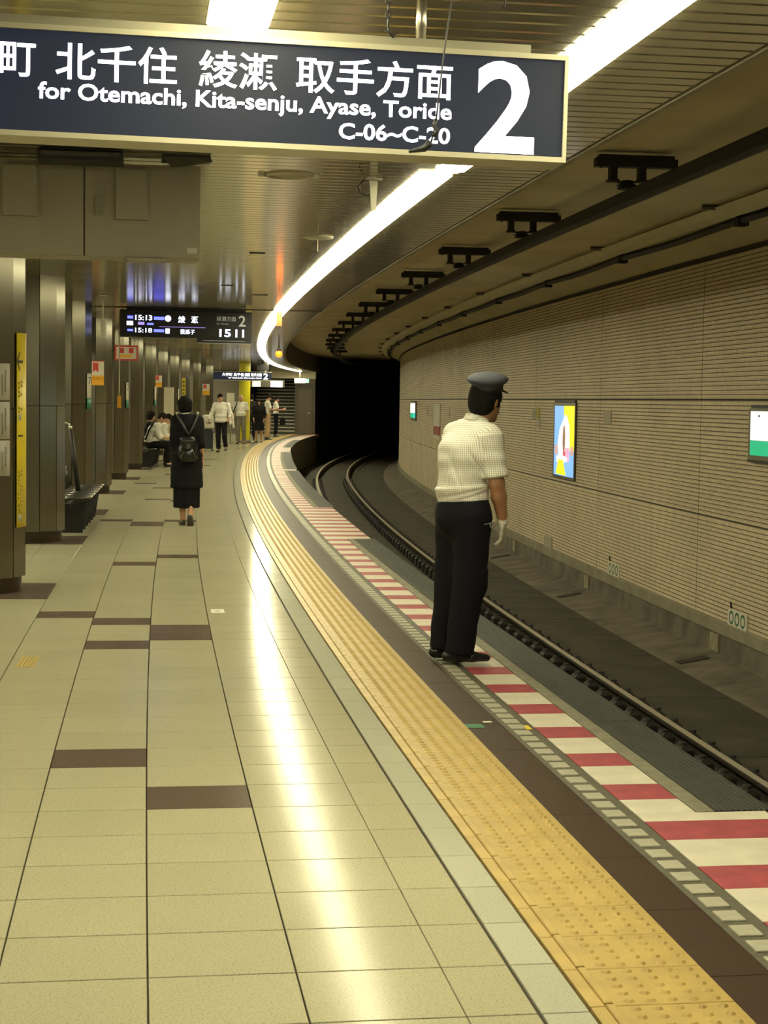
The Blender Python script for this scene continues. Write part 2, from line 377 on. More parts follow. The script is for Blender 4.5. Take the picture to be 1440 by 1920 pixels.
BANDS = [(-.84, .302), (.322, 1.66), (1.684, 3.30)]
def ribbed(z0, z1):
    """rows of mosaic with recessed joints: profile of offsets and heights, material per span"""
    n = max(1, round((z1 - z0) / .05)); h = (z1 - z0) / n; pr = [(5.214, z0), (5.2, z0 + .001)]; mi = [0]
    for i in range(n):
        top = z0 + (i + 1) * h
        pr += [(5.2, top - .009)]; mi += [0]
        if i < n - 1: pr += [(5.2065, top - .0075), (5.2065, top - .001), (5.2, top)]; mi += [1, 1, 1]
    pr += [(5.214, top)]; mi += [0]
    return pr, mi
t = 19.116 - 4.98 * 5
while t < 92:
    for z0, z1 in BANDS:
        pr, mi = ribbed(z0, z1)
        b = sweep(pr, t + .007, t + 4.973, 1.25, mi=mi, uvs=True); me = with_uv(b, b.mesh('tile_panel', [M_wall, M_wgrout])); link('tile_panel', me, wr)
    t += 4.98
struct('baseboard_right', sweep([(5.3, -.985), (5.165, -.985), (5.165, -.855), (5.175, -.842), (5.3, -.842)], T0, 100, 1.5, closed=True).mesh('baseboard_right', M_plinth))
struct('trim_1', sweep([(5.16, 3.325), (5.16, 3.345), (5.3, 3.345), (5.3, 3.325)], T0, 100, 1.5, closed=True).mesh('trim_1', M_fascia))

# ---------------- ceiling over the track
struct('ceiling_track', sweep([(5.4, 3.34), (5.2, 3.34), (4.62, 3.62), (4.4, 3.655), (1.0, 3.655), (1.0, 4.0), (5.4, 4.0)], T0, 83, 1.5, closed=True).mesh('ceiling_track', M_tunnel))
struct('fascia_platform', sweep([(.98, 2.93), (1.085, 2.93), (1.085, 3.76), (.98, 3.76)], T0, 79, 1.5, closed=True).mesh('fascia_platform', M_fascia), 'dark fascia above the platform edge', 'fascia')
# tunnel beyond the platform, its unlit darkness put into the black material
struct('wall_tunnel', sweep([(1.14, -1.4), (1.14, 4.0), (.9, 4.0), (.9, -1.4)], 79.0, 112, 2., closed=True).mesh('wall_tunnel', M_unlit_joint))
struct('ceiling_tunnel', sweep([(.9, 3.5), (5.4, 3.5), (5.4, 4.05), (.9, 4.05)], 83, 112, 2., closed=True).mesh('ceiling_tunnel', M_unlit_joint))
struct('wall_tunnel_end', sweep([(.9, -1.5), (5.4, -1.5), (5.4, 4.), (.9, 4.)], 111.5, 112, 2., closed=True).mesh('wall_tunnel_end', M_unlit_joint))

# ---------------- platform ceiling: metal slats laid across
ce = struct('ceiling', sweep([(-6.2, 2.925), (1.0, 2.925), (1.0, 3.0), (-6.2, 3.0)], T0, 79, 1.5, closed=True).mesh('ceiling', M_gap))
SLP = .135; L = 1.03 + 6.2
b = MB(); hw = SLP * 1.009 / 2 - .006
prof = [(-hw, .022), (-hw, .004), (-hw + .008, 0), (hw - .008, 0), (hw, .004), (hw, .022)]
b.add([(x, y, z) for x in (-6.2, 1.03) for y, z in prof], [(i, i + 1, i + 7, i + 6) for i in range(5)] + [tuple(range(6)), tuple(range(6, 12))[::-1]])
smesh = b.mesh('slat', M_slat)
t = 3.4; n = 0; b2 = MB()
while t < 78.6:
    if n < 300: put(link('slat', smesh, ce), t, 0, ZC)
    else:
        b2.add([P(t - SLP / 2 + .006, o_, ZC) for o_ in (-6.2, 1.03)] + [P(t + SLP / 2 - .006, o_, ZC) for o_ in (1.03, -6.2)], [(3, 2, 1, 0)])
    t += SLP; n += 1
t = T0
while t < 3.35: b2.add([P(t - SLP / 2 + .006, o_, ZC) for o_ in (-6.2, 1.03)] + [P(t + SLP / 2 - .006, o_, ZC) for o_ in (1.03, -6.2)], [(3, 2, 1, 0)]); t += SLP
tag(b2.build('slat_field', M_slat, ce), kind='stuff')
struct('trim_2', sweep([(1.05, 2.893), (1.05, 2.94), (1.083, 2.94), (1.083, 2.893)], T0, 79, 1.2, closed=True).mesh('trim_2', M_trim))
# expansion gap across the ceiling at the departure board
sweep([(-6.2, ZC - .008), (1.05, ZC - .008), (1.05, ZC + .02), (-6.2, ZC + .02)], 24.22, 24.36, .2, closed=True).build('ceiling_joint', M_gap, ce)

# ---------------- left side and the ends
M_left = mat('left_wall', (.24, .22, .16), .5, var=.1, vscale=1.)
struct('wall_left', sweep([(-6.2, -.05), (-6.2, 2.95), (-6.4, 2.95), (-6.4, -.05)], T0, 84, 2., closed=True).mesh('wall_left', M_left))
b = sweep([(-6.4, -1.6), (5.6, -1.6), (5.6, 4.0), (-6.4, 4.0)], T0 - .3, T0, .3, closed=True); struct('wall_back', b.mesh('wall_back', M_left))
# ================================================================== STRIP LIGHTS
M_lamp = mat('lamp_diffuser', (.9, .88, .8), .5, emit=LIGHT_TINT, estr=LIGHT_POWER)
M_housing = mat('lamp_housing', (.45, .42, .30), .4, .3)
def light_meshes(L, w):
    d = MB(); d.prism([(-w / 2, .004), (-w / 2, -.010), (-w / 2 + .004, -.014), (w / 2 - .004, -.014), (w / 2, -.010), (w / 2, .004)], -L / 2 + .004, L / 2 - .004, axis='y'); h = MB(); h.box((0, 0, .004), (w + .012, L, .012))
    return d.mesh('diffuser', M_lamp), h.mesh('housing', M_housing)
LD, LH = light_meshes(1.245, .195)
def lamp(t, off, label, grp, d=LD, h=LH):
    o = thing('ceiling_light', label, 'ceiling light', P(t, off, ZC), RZ(t), grp)
    link('diffuser', d, o); link('housing', h, o); return o
def nth(n): return str(n) + ('th' if 10 <= n % 100 <= 20 else {1: 'st', 2: 'nd', 3: 'rd'}.get(n % 10, 'th'))
t = 9.50 + .62; k = 1
while t < 76.5:
    lamp(t, .45, nth(k) + ' strip light beyond the hanging sign in the row curving along the platform edge', 'strip lights along the platform edge'); t += 1.235; k += 1
for t, lab in ((7.95, 'strip light of the edge row hidden just behind the hanging sign'), (6.715, 'strip light showing right beside the large 2 of the hanging sign'), (5.48, 'strip light at the top edge of the picture, right of the hanging sign'), (4.245, 'strip light of the edge row just above the picture'), (3.01, 'strip light of the edge row above the camera')):
    lamp(t, .46, lab, 'strip lights along the platform edge')
sd, sh = light_meshes(.34, .165)
o = lamp(9.15, .50, 'short bright lamp panel just below the hanging sign, before the strip lights', None, sd, sh)
b = MB(); b.lathe([(.0, -.045), (.02, -.043), (.03, -.03), (.034, -.018)], 12, (0, 0, 0)); b.build('lamp_bulb', mat('lamp_bulb', (.8, .7, .5), .4, emit=(1, .85, .5), estr=2.5), o)
lr = struct('fill_light_row', None, 'added row of unseen strip lights behind the columns, brightening the floor', 'fill lights'); t = 4.0  # unseen lamps added to brighten the left floor through the column gaps
while t < 76: put(link('diffuser', LD, lr), t, -4.0, ZC); put(link('housing', LH, lr), t, -4.0, ZC); t += 1.235
# the second row ends at the near side of the sign
LD2, LH2 = light_meshes(1.245, .21)
for i, lab in enumerate(('white strip light end showing above the hanging sign, left in the picture', 'strip light of the inner row just above the picture')):
    o = lamp(6.0 - .62 - i * 1.235, -.86, lab, 'inner row strip lights near the camera', LD2, LH2)
    if i == 0:
        b = MB(); b.box((-.0, .60, -.025), (.05, .03, .02)); b.lathe([(.001, -.05), (.016, -.05), (.016, -.02)], 10, (0, .57, 0)); b.build('lamp_holder', mat('lamp_holder', (.6, .55, .4), .5), o)

# ================================================================== HANGING SIGN
M_navy = mat('sign_navy', (.008, .010, .018), .5, emit=(.10, .125, .21), estr=.14, spec=.2)
M_glow = mat('sign_text', (.9, .9, .9), .5, emit=(1, .97, 1.0), estr=2.6)
M_cream = mat('sign_frame', (.46, .43, .31), .4, .2)
M_steel = mat('steel', (.45, .42, .34), .3, .9)
TS = 5.2; zb, zt = 2.378, 2.672
sg = thing('platform_sign', 'long navy hanging sign with white lettering and a large 2', 'sign', P(TS, -1.1, 2.525), RZ(TS), ry=math.radians(.75))
X0, X1 = -1.25, 1.213                      # local extent; local x = offset + 1.1
def lx(off): return off + 1.1
def lz(z): return z - 2.525
b = MB(); b.box(((X0 + X1) / 2, .07, 0), (X1 - X0 - .01, .12, .31)); b.build('case', M_cream, sg)
b = MB(); b.box(((X0 + X1) / 2, 0, 0), (X1 - X0 - .022, .02, .297)); b.build('panel', M_navy, sg)
b = MB()
for z in (.156, -.156): b.box(((X0 + X1) / 2, .06, z), (X1 - X0, .16, .016))
b.build('frame', M_cream, sg)
b = MB(); b.box((X1 - .004, .06, 0), (.012, .162, .328)); b.build('end_cap', M_cream, sg)
b = MB(); b.box((-.06, .06, .180), (2.32, .10, .030)); b.build('top_rail', mat('sign_rail', (.30, .28, .20), .45, .3), sg)
yf = -.0125
text('numeral', '2', lx(-.172), lx(.014), lz(2.382), lz(2.662), M_glow, sg, yf, bold=.022)
# Japanese: each word stands as in the photograph
for wd, a, c in (('大手町', -1.83, -1.50), ('北千住', -1.442, -1.085), ('綾瀬', -1.02, -.785), ('取手方面', -.728, -.247)):
    text('lettering', wd, lx(a), lx(c), lz(2.533), lz(2.643), M_glow, sg, yf, bold=.012)
text('lettering', 'for Otemachi, Kita-senju, Ayase, Toride', lx(-1.492), lx(-.247), lz(2.458), lz(2.524), M_glow, sg, yf, bold=.022)
text('lettering', 'C-06~C-20', lx(-.594), lx(-.250), lz(2.400), lz(2.450), M_glow, sg, yf, bold=.022)
b = MB(); b.tube([(lx(-.335), .08, .16), (lx(-.335), .08, ZC - 2.525 + .02)], .017, 10); b.build('hanger_pole', M_steel, sg)
b = MB(); b.tube([(lx(-1.9), .08, .16), (lx(-1.9), .08, ZC - 2.525 + .02)], .017, 10); b.build('hanger_pole', M_steel, sg)
# chain with hook
ch = thing('chain', 'short black chain with a hook hanging above the sign', 'chain', P(TS, -.447, 2.82), RZ(TS))
for i in range(7):
    b = MB(); z = .06 - i * .021; pts = []
    for q in range(11):
        a = 2 * math.pi * q / 10; u_ = .0065 * math.cos(a); v_ = .0145 * math.sin(a)
        pts.append((u_ if i % 2 else 0, 0 if i % 2 else u_, z + v_))
    b.tube(pts, .0024, 6, cap=False); b.build('link', M_black, ch)
b = MB(); b.tube([(0, 0, -.08), (.003, 0, -.098), (.012, 0, -.106), (.022, 0, -.104), (.026, 0, -.094)], .003, 6); b.tube([(-.012, 0, -.092), (.004, 0, -.10), (.018, 0, -.114)], .0028, 6); b.build('hook', M_black, ch)
# black wire with a clamp in front of the sign
wi = thing('hanging_wire', 'thin black wire with a clamp hanging across the sign', 'wire', P(5.08, -.27, 2.83), RZ(5.08))
b = MB(); b.tube([(.012, 0, .075), (.0, 0, 0), (-.028, 0, -.22), (-.046, 0, -.40), (-.058, .02, -.46)], .0026, 6); b.build('wire', M_black, wi)
b = MB(); b.tube([(-.044, 0, -.385), (-.052, 0, -.405), (-.040, 0, -.42), (-.053, 0, -.435)], .007, 6); b.tube([(-.057, .02, -.45), (-.075, .03, -.468), (-.12, .04, -.478)], [.012, .011, .004], 6); b.build('clamp', M_black, wi)
b = MB(); b.tube([(0, 0, .06), (0, 0, -.035), (-.006, 0, -.05)], .003, 6); o = b.build('wire_end', M_black); put(o, TS, -.085, 2.86); tag(o, 'short wire end poking down from the ceiling right of the pole', 'wire')

# ================================================================== CEILING FITTINGS
M_white = mat('white_plastic', (.62, .60, .46), .4)
def ring(t, off, r, lab):
    o = thing('ceiling_speaker', lab, 'speaker', P(t, off, ZC), RZ(t))
    b = MB(); b.lathe([(r, 0), (r, -.008), (r * .86, -.014), (r * .80, -.004)], 28); b.build('rim', mat('speaker_rim', (.42, .39, .27), .35, .4), o)
    b = MB(); b.lathe([(r * .81, -.003), (.001, -.006)], 28); b.build('grille', mat('speaker_grille', (.30, .27, .19), .5), o)
    for sx in (-1, 1):
        b = MB(); b.box((sx * (r + .012), 0, -.008), (.04, .05, .016), M=Matrix.Rotation(sx * .4, 3, 'Z')); b.build('clip', M_white, o)
    return o
ring(9.75, -.37, .14, 'round flush ceiling speaker with two clips below the sign')
o = thing('smoke_detector', 'round white ceiling detector left of the strip lights', 'detector', P(13.3, .13, ZC), RZ(13.3))
b = MB(); b.lathe([(.125, 0), (.125, -.012), (.09, -.02), (.001, -.022)], 24); b.build('disc', mat('detector', (.42, .40, .29), .4), o)
b = MB(); b.tube([(0, 0, -.02), (0, 0, -.12)], .004, 6); b.build('indicator', M_white, o)
an = thing('antenna', 'white blade antenna with a black cable hanging from the ceiling', 'antenna', P(9.75, .125, ZC), RZ(9.75))
b = MB(); b.box((0, 0, -.012), (.10, .06, .012)); b.box((-.01, 0, -.004), (.05, .05, .02)); b.build('base', M_steel, an)
b = MB(); b.prism([(-.024, -.02), (.024, -.02), (.016, -.19), (-.012, -.19)], -.008, .008, axis='y'); b.build('blade', M_white, an)
b = MB(); b.tube([(-.01, 0, -.012), (-.06, 0, -.02), (-.085, 0, -.055), (-.078, 0, -.09), (-.045, 0, -.105), (-.018, 0, -.105)], .0045, 6); b.build('cable', M_black, an)
for t, off, ln in ((14.9, -.27, .14), (19.2, -.42, .14), (20.8, .02, .2)):
    b = MB(); b.box((0, 0, -.004), (ln, .02, .010)); o = b.build('ceiling_tab', M_black); put(o, t, off, ZC); tag(o, {14.9: 'short dark tab on the ceiling left of the detector', 19.2: 'thin dark tab on the ceiling far below the detector', 20.8: 'thin dark tab on the ceiling just before the departure board'}[t], 'tab')
# hatch with a dark opening
ht = thing('ceiling_hatch', 'half open dark hatch in the ceiling right of the cabinet', 'hatch', P(9.25, -.97, ZC), RZ(9.0))
b = MB(); b.box((0, 0, -.006), (.26, .24, .012)); b.build('opening', M_black, ht)
b = MB(); b.prism([(-.13, -.01), (.13, -.01), (.14, -.03), (-.03, -.062), (-.08, -.064)], -.125, -.11, axis='y'); b.build('flap', mat('hatch_flap', (.06, .055, .04), .6), ht)

# electrical cabinet hung from the ceiling
M_cab = mat('cabinet_beige', (.235, .212, .15), .5, var=.06, vscale=4., bump=.05, bscale=90.)
cb = thing('electrical_cabinet', 'beige two door metal cabinet hung under the ceiling', 'cabinet', P(9.3, -.89, 2.36), RZ(9.3) + math.radians(4.5))
b = MB(); b.box((-.75, .14, .25), (1.5, .28, .50)); b.build('body', M_cab, cb)
for a, c, hinge in ((-1.5, -.632, 0), (-.622, -.002, 1)):
    d = MB(); d.box(((a + c) / 2, -.012, .25), (c - a, .024, .498), ch=.0); dr = d.build('door', M_cab, cb)
    pl = MB()
    if hinge: pl.box((-.375 + .0, -.030, .335), (.17, .035, .27)); pl.build('cover_plate', M_cab, dr)
    else: pl.box((-.965, -.030, .335), (.18, .035, .27)); pl.build('cover_plate', M_cab, dr)
    if hinge:
        lt = MB(); lt.box((-.55, -.028, .27), (.045, .012, .10)); lt.box((-.55, -.036, .26), (.025, .008, .05)); lt.build('latch', mat('latch', (.16, .145, .10), .4, .5), dr)
        st = MB(); st.box((-.045, -.0255, .045), (.055, .002, .03)); st.build('label_plate', mat('label_plate', (.40, .38, .29), .5), dr)
b = MB()
for k in range(10): a = 2 * math.pi * k / 10
b.tube([(-.1 + .014 * math.cos(a), 0, .515 + .014 * math.sin(a)) for a in [2 * math.pi * k / 10 for k in range(11)]], .004, 6, cap=False); b.build('eye_bolt', M_steel, cb)
b = MB(); b.box((-.30, .0, -.012), (.22, .10, .018)); b.build('bottom_bracket', M_cab, cb)
for sx in (-.1, .1):
    b = MB(); b.box((-.30 + sx, -.03, -.022), (.012, .012, .004)); b.build('screw', M_black, cb)
pj = thing('ceiling_camera', 'black flat unit on a bracket above the cabinet', 'camera unit', P(9.0, -1.52, 2.85), RZ(9.0))
b = MB(); b.box((0, 0, 0), (.44, .22, .055), ch=.01); b.build('body', M_black, pj)
b = MB(); b.box((0, .02, .045), (.15, .12, .04), ch=.008); b.build('mount', M_black, pj)
b = MB(); b.box((0, -.113, .004), (.40, .006, .022)); b.build('front_strip', mat('camera_front', (.06, .055, .045), .35), pj)

# ================================================================== DEPARTURE BOARD
M_ledbody = mat('board_black', (.006, .006, .008), .35)
M_led_w = mat('led_white', (.1, .1, .1), .5, emit=(.75, .80, 1.), estr=3.); M_led_b = mat('led_blue', (.02, .02, .1), .5, emit=(.10, .12, 1.), estr=3.2)
M_led_v = mat('led_violet', (.05, .03, .1), .5, emit=(.45, .32, .9), estr=1.2); M_print = mat('board_print', (.5, .5, .46), .5, emit=(.5, .5, .5), estr=.25)
TB_ = 24.0
lb = thing('departure_board', 'black departure board with blue and white train times', 'display board', P(TB_, -.915, 2.455), RZ(TB_), ry=math.radians(.35))
def q(off): return off + .915
def qz(z): return z - 2.455
b = MB(); b.box((0, .12, .20), (1.88, .22, .39), ch=.01); b.build('case', M_ledbody, lb)
b = MB(); b.box((0, .12, .415), (1.7, .10, .05)); b.build('mount', M_ledbody, lb)
b = MB(); b.box((.545, .12, -.028), (.78, .2, .056)); b.build('lower_panel', M_ledbody, lb)
b = MB(); b.box((.545, .02, -.057), (.78, .01, .004)); b.box((.545, .018, -.022), (.60, .004, .004)); b.build('panel_line', M_print, lb)
y = .004
text('lettering', '15:13', q(-1.64), q(-1.40), qz(2.70), qz(2.775), M_led_w, lb, y, bold=.02)
text('lettering', '15:18', q(-1.64), q(-1.40), qz(2.525), qz(2.59), M_led_w, lb, y, bold=.01)
text('lettering', '綾', q(-1.03), q(-.93), qz(2.675), qz(2.775), M_led_w, lb, y, bold=.012)
text('lettering', '瀬', q(-.845), q(-.745), qz(2.675), qz(2.775), M_led_w, lb, y, bold=.012)
text('lettering', '我孫子', q(-1.00), q(-.79), qz(2.515), qz(2.585), M_led_w, lb, y, bold=.006)
text('lettering', '15', q(-.44), q(-.275), qz(2.49), qz(2.60), M_led_w, lb, y, bold=.022)
text('lettering', '11', q(-.21), q(-.085), qz(2.49), qz(2.60), M_led_w, lb, y, bold=.022)
text('lettering', '2', q(-.165), q(-.065), qz(2.645), qz(2.80), M_print, lb, y, bold=.012)
text('lettering', '綾瀬方面', q(-.48), q(-.205), qz(2.715), qz(2.785), M_print, lb, y)
text('lettering', 'for Ayase', q(-.48), q(-.31), qz(2.66), qz(2.69), M_print, lb, y)
def led(nm, a, c, z0, z1, mt):
    b = MB(); b.box(((q(a) + q(c)) / 2, .006, qz((z0 + z1) / 2)), (c - a, .006, z1 - z0)); b.build(nm, mt, lb)
led('led_block', -1.75, -1.67, 2.72, 2.76, M_led_b); led('led_block', -1.76, -1.67, 2.625, 2.685, M_led_w); led('led_block', -1.60, -1.51, 2.635, 2.675, M_led_v); led('led_block', -1.47, -1.38, 2.635, 2.665, M_led_b)
led('led_block', -1.375, -1.23, 2.71, 2.755, M_led_b); led('led_block', -1.375, -1.23, 2.535, 2.575, M_led_b); led('led_block', -1.21, -1.15, 2.52, 2.59, M_led_w); led('led_block', -1.75, -1.67, 2.54, 2.57, M_led_b); led('led_line', -1.30, -.64, 2.612, 2.617, M_led_v)
b = MB(); b.lathe([(.045, 0), (.001, 0)], 14); o = b.build('led_dot', M_led_w, lb); o.location = (q(-1.175), y, qz(2.733)); o.rotation_euler = (math.pi / 2, 0, 0)

# amber warning lamp on a drop rod
M_amber = mat('amber', (.6, .15, .02), .4, emit=(1., .10, .004), estr=6.); M_amber_box = mat('amber_box', (.6, .10, .01), .45, emit=(1., .16, .005), estr=.3)
am = thing('warning_lamp', 'glowing orange warning lamp on a rod below the strip lights', 'lamp', P(24.5, .44, 2.27), RZ(24.5))
b = MB(); b.ell((0, 0, 0), (.05, .05, .05), 10); b.build('bulb', M_amber, am)
b = MB(); b.tube([(0, 0, .04), (0, 0, .42)], .01, 8); b.tube([(0, 0, .045), (0, 0, .08)], .03, 8); b.build('rod', M_black, am)
b = MB(); b.box((0, 0, .515), (.08, .06, .21), ch=.005); b.build('ceiling_box', M_amber_box, am)
lit = bpy.data.lights.new('amber_light', 'POINT'); lit.energy = .6; lit.color = (1, .25, .03); lit.shadow_soft_size = .06; lo = bpy.data.objects.new('amber_light', lit); COL.objects.link(lo); lo.parent = am; lo.location = (0, -.08, 0)
# white paddle on a drop rod
pd = thing('drop_speaker', 'slim white unit on a thin rod above the columns', 'speaker', P(21.4, -1.94, 2.34), RZ(21.4))
b = MB(); b.box((0, 0, .13), (.058, .05, .26), ch=.008); b.build('unit', M_white, pd)
b = MB(); b.tube([(0, 0, .25), (0, 0, ZC - 2.34)], .008, 8); b.build('rod', M_white, pd)
b = MB(); b.lathe([(.001, .55), (.06, .552), (.03, .535)], 12); b.build('rose', M_white, pd)

# ================================================================== OVERHEAD CONDUCTOR BAR
M_iron = mat('dark_iron', (.016, .015, .013), .6)
ob = tag(sweep([(2.67, 3.26), (2.67, 3.355), (2.77, 3.355), (2.77, 3.26), (2.74, 3.26), (2.73, 3.235), (2.71, 3.235), (2.70, 3.26)], 2., 100, 1.2, closed=True).build('conductor_bar', M_iron), 'dark overhead conductor bar running above the track', 'conductor bar')
for i, t in enumerate([13.3 + 4.13 * k for k in range(14)]):
    # pieces in local coordinates round the bar
    s = thing('bar_support', nth(i + 1) + ' black bracket from the camera holding the overhead bar', 'bracket', P(t, 2.72, 3.36), RZ(t), 'overhead bar brackets')
    b = MB(); b.box((.0, 0, .20), (.68, .10, .07)); b.box((0, 0, .245), (.62, .12, .03)); b.build('channel', M_iron, s)
    for sx in (-.19, .05):
        b = MB(); b.box((sx, 0, .115), (.06, .08, .13)); b.box((sx, 0, .055), (.09, .1, .018)); b.build('leg', M_iron, s)
    b = MB(); b.lathe([(.04, .06), (.09, .045), (.05, .035), (.09, .02), (.05, .012), (.08, 0.), (.08, -.008)], 14, (-.07, 0, 0)); b.box((-.05, 0, .004), (.16, .1, .02)); b.build('insulator', M_iron, s)
    for sx in (-.3, .3): b = MB(); b.tube([(sx, -.04, .15), (sx, -.04, .17)], .012, 6); b.build('bolt', M_iron, s)
# cable trough and pipe on the haunch
tag(sweep([(4.44, 3.61), (4.54, 3.545), (4.66, 3.525), (4.68, 3.58), (4.55, 3.62)], 2., 82, 1.5, closed=True).build('cable_trough', mat('trough', (.62, .57, .38), .6, var=.06)), 'pale cable trough under the tunnel haunch', 'trough')
pts = []
t = 2.
while t < 82: pts.append(P(t, 4.74, 3.50 - .02 * math.sin((t - 16.5) / 4.7 * math.pi) ** 2)); t += .6
b = MB(); b.tube(pts, .042, 8); tag(b.build('feeder_cable', M_iron), 'thick black cable along the foot of the tunnel haunch', 'cable')
M_brk = mat('bracket_grey', (.10, .092, .065), .6)
for k in range(13):
    t = 16.5 + 4.7 * k
    s = thing('cable_bracket', nth(k + 1) + ' hooked cable bracket from the camera on the tunnel haunch', 'bracket', P(t, 4.74, 3.5), RZ(t), 'cable brackets')
    b = MB(); b.tube([(-.42, 0, .12), (-.20, 0, .115), (-.12, 0, .09), (-.03, 0, .03)], .026, 8); b.build('arm', M_brk, s)
    b = MB(); b.box((.0, 0, -.02), (.11, .14, .09), ch=.01); b.tube([(.0, 0, 0), (.02, 0, .18)], .02, 6); b.build('clamp', M_iron, s)
# ================================================================== COLUMNS
M_ss = mat('stainless', (.185, .175, .135), .22, .92, var=.05, vscale=2., stretch=(5, 5, .5))
M_ssbase = mat('stainless_base', (.34, .31, .24), .36, .85, var=.15, vscale=5.)
R_COL, O_COL = .42, -2.62
def arc_panel(a0, a1, z0, z1, R, th=.012, n=6):
    b = MB(); vs = []
    for z in (z0, z1):
        for r in (R, R - th):
            vs += [(r * math.sin(a0 + (a1 - a0) * i / n), -r * math.cos(a0 + (a1 - a0) * i / n), z) for i in range(n + 1)]
    k = n + 1; fs = []
    for i in range(n): fs += [(i, i + 1, i + 1 + 2 * k, i + 2 * k), (k + i + 1, k + i, 3 * k + i, 3 * k + i + 1), (i + 1, i, k + i, k + i + 1), (2 * k + i, 2 * k + i + 1, 3 * k + i + 1, 3 * k + i)]
    fs += [(0, 2 * k, 3 * k, k), (n, k + n, 3 * k + n, 2 * k + n)]
    b.add(vs, fs, 0, False)
    for i in range(0, len(b.sm)): b.sm[i] = (n > 2 and i % 4 == 0 and i < 4 * n)
    return b
g = math.radians(.55)
low_m = arc_panel(g, math.radians(30) - g, .125, 1.49, R_COL, n=1).mesh('panel', M_ss)
up_m = arc_panel(g, math.radians(60) - g, 1.497, ZC, R_COL, n=2).mesh('panel', M_ss)
b = MB(); b.lathe([(.001, 0), (.385, 0), (.385, .124), (.40, .127), (.001, .128)], 32); base_m = b.mesh('base', M_ssbase)
b = MB(); b.lathe([(.39, .128), (.39, ZC)], 32); core_m = b.mesh('core', M_black)
ORD = ['first stainless steel column at the left edge of the picture, with the tall yellow sign', 'second stainless steel column, just before the wire bench', 'third stainless steel column, behind the wire bench', 'fourth stainless steel column, carrying the red and yellow emergency plate',
       'fifth stainless steel column, under the red framed notice', 'sixth stainless steel column, beside the seated people', 'seventh stainless steel column, behind the seated people', 'eighth stainless steel column from the camera', 'ninth stainless steel column from the camera', 'tenth stainless steel column from the camera',
       'eleventh stainless steel column from the camera', 'twelfth stainless steel column from the camera']
COLT = [13.9 + 4.72 * i for i in range(12)]
cols = []
for i, t in enumerate(COLT):
    o = thing('column', ORD[i], 'column', P(t, O_COL), RZ(t), 'stainless columns along the platform')
    link('base', base_m, o); link('core', core_m, o)
    for k in range(12): c = link('panel', low_m, o); c.rotation_euler = (0, 0, math.radians(24 + 30 * k))
    for k in range(6): c = link('panel', up_m, o); c.rotation_euler = (0, 0, math.radians(24 + 60 * k))
    cols.append(o)
# ---------------- signs on the columns (curved plates follow the shaft; azimuth 0 faces the camera, 90 the track)
M_sy = mat('sign_yellow', (.72, .56, .02), .45); M_paper = mat('paper', (.42, .40, .33), .7, var=.06, vscale=9.); M_paper_w = mat('paper_white', (.60, .58, .47), .6)
M_green = mat('sign_green', (.02, .20, .12), .5); M_sred = mat('sign_red', (.55, .05, .035), .5); M_swhite = mat('sign_white', (.70, .66, .54), .5); M_sorange = mat('sign_orange', (.80, .40, .02), .5)
M_ink = mat('ink', (.02, .02, .018), .6); M_fade = mat('faded_ink', (.40, .31, .015), .6); M_faint = mat('pencil', (.24, .235, .20), .7)
def plate(nm, col, az, wd, z0, z1, mt, lab=None, cat='sign', grp=None, parent=None, lift=.006):
    a = math.radians(az); h = wd / (R_COL + lift) / 2
    b = arc_panel(a - h, a + h, z0, z1, R_COL + lift, .004, 5)
    if parent is None:
        o = b.build(nm, mt); o.location = col.location; o.rotation_euler = col.rotation_euler; return tag(o, lab, cat, grp)
    return b.build(nm, mt, parent)
c0 = cols[0]
ys = plate('column_sign', c0, 72, .19, .53, 2.105, M_sy, 'tall yellow guide sign wrapped on the first column', 'sign')
plate('arrow_shaft', None, 66, .07, 1.865, 1.885, M_ink, parent=ys, lift=.011)
for s_ in (-1, 1):
    b = MB(); a = math.radians(62); r = R_COL + .0118
    pts = [(a - .075, 1.875), (a + .02, 1.875 + s_ * .075), (a + .05, 1.875 + s_ * .075), (a - .035, 1.875)]
    b.add([(r * math.sin(x), -r * math.cos(x), z) for x, z in pts], [(0, 1, 2, 3)]); b.build('arrow_head', M_ink, ys)
plate('rule', None, 66, .075, 1.268, 1.282, M_ink, parent=ys, lift=.011)
for az, zs in ((63, [1.69, 1.655, 1.62, 1.585, 1.49, 1.46]), (68, [1.70, 1.67, 1.60, 1.48]), (63, [.97, .94, .91, .88, .80, .77, .70, .67]), (68, [.98, .95, .86, .83, .74, .71, .65, .62])):
    for z in zs: plate('faded_mark', None, az, .022, z, z + .022, M_fade, parent=ys, lift=.0105)
for z in (1.40, .585): plate('small_panel', None, 64, .045, z, z + .05, M_paper, parent=ys, lift=.0108)
for k, (a, c) in enumerate(((1.56, 1.855), (1.25, 1.55), (.955, 1.24))):
    p = plate('notice_sheet', c0, 27, .31, a, c, M_paper, ['top', 'middle', 'bottom'][k] + ' white notice sheet taped on the first column', 'notice', 'notice sheets on the first column')
    for j in range(5): plate('drawing_line', None, 34 + (-8 + 4 * j), .012, a + .04 + .03 * (j % 3), c - .05 - .04 * (j % 2), M_faint, parent=p, lift=.0102)
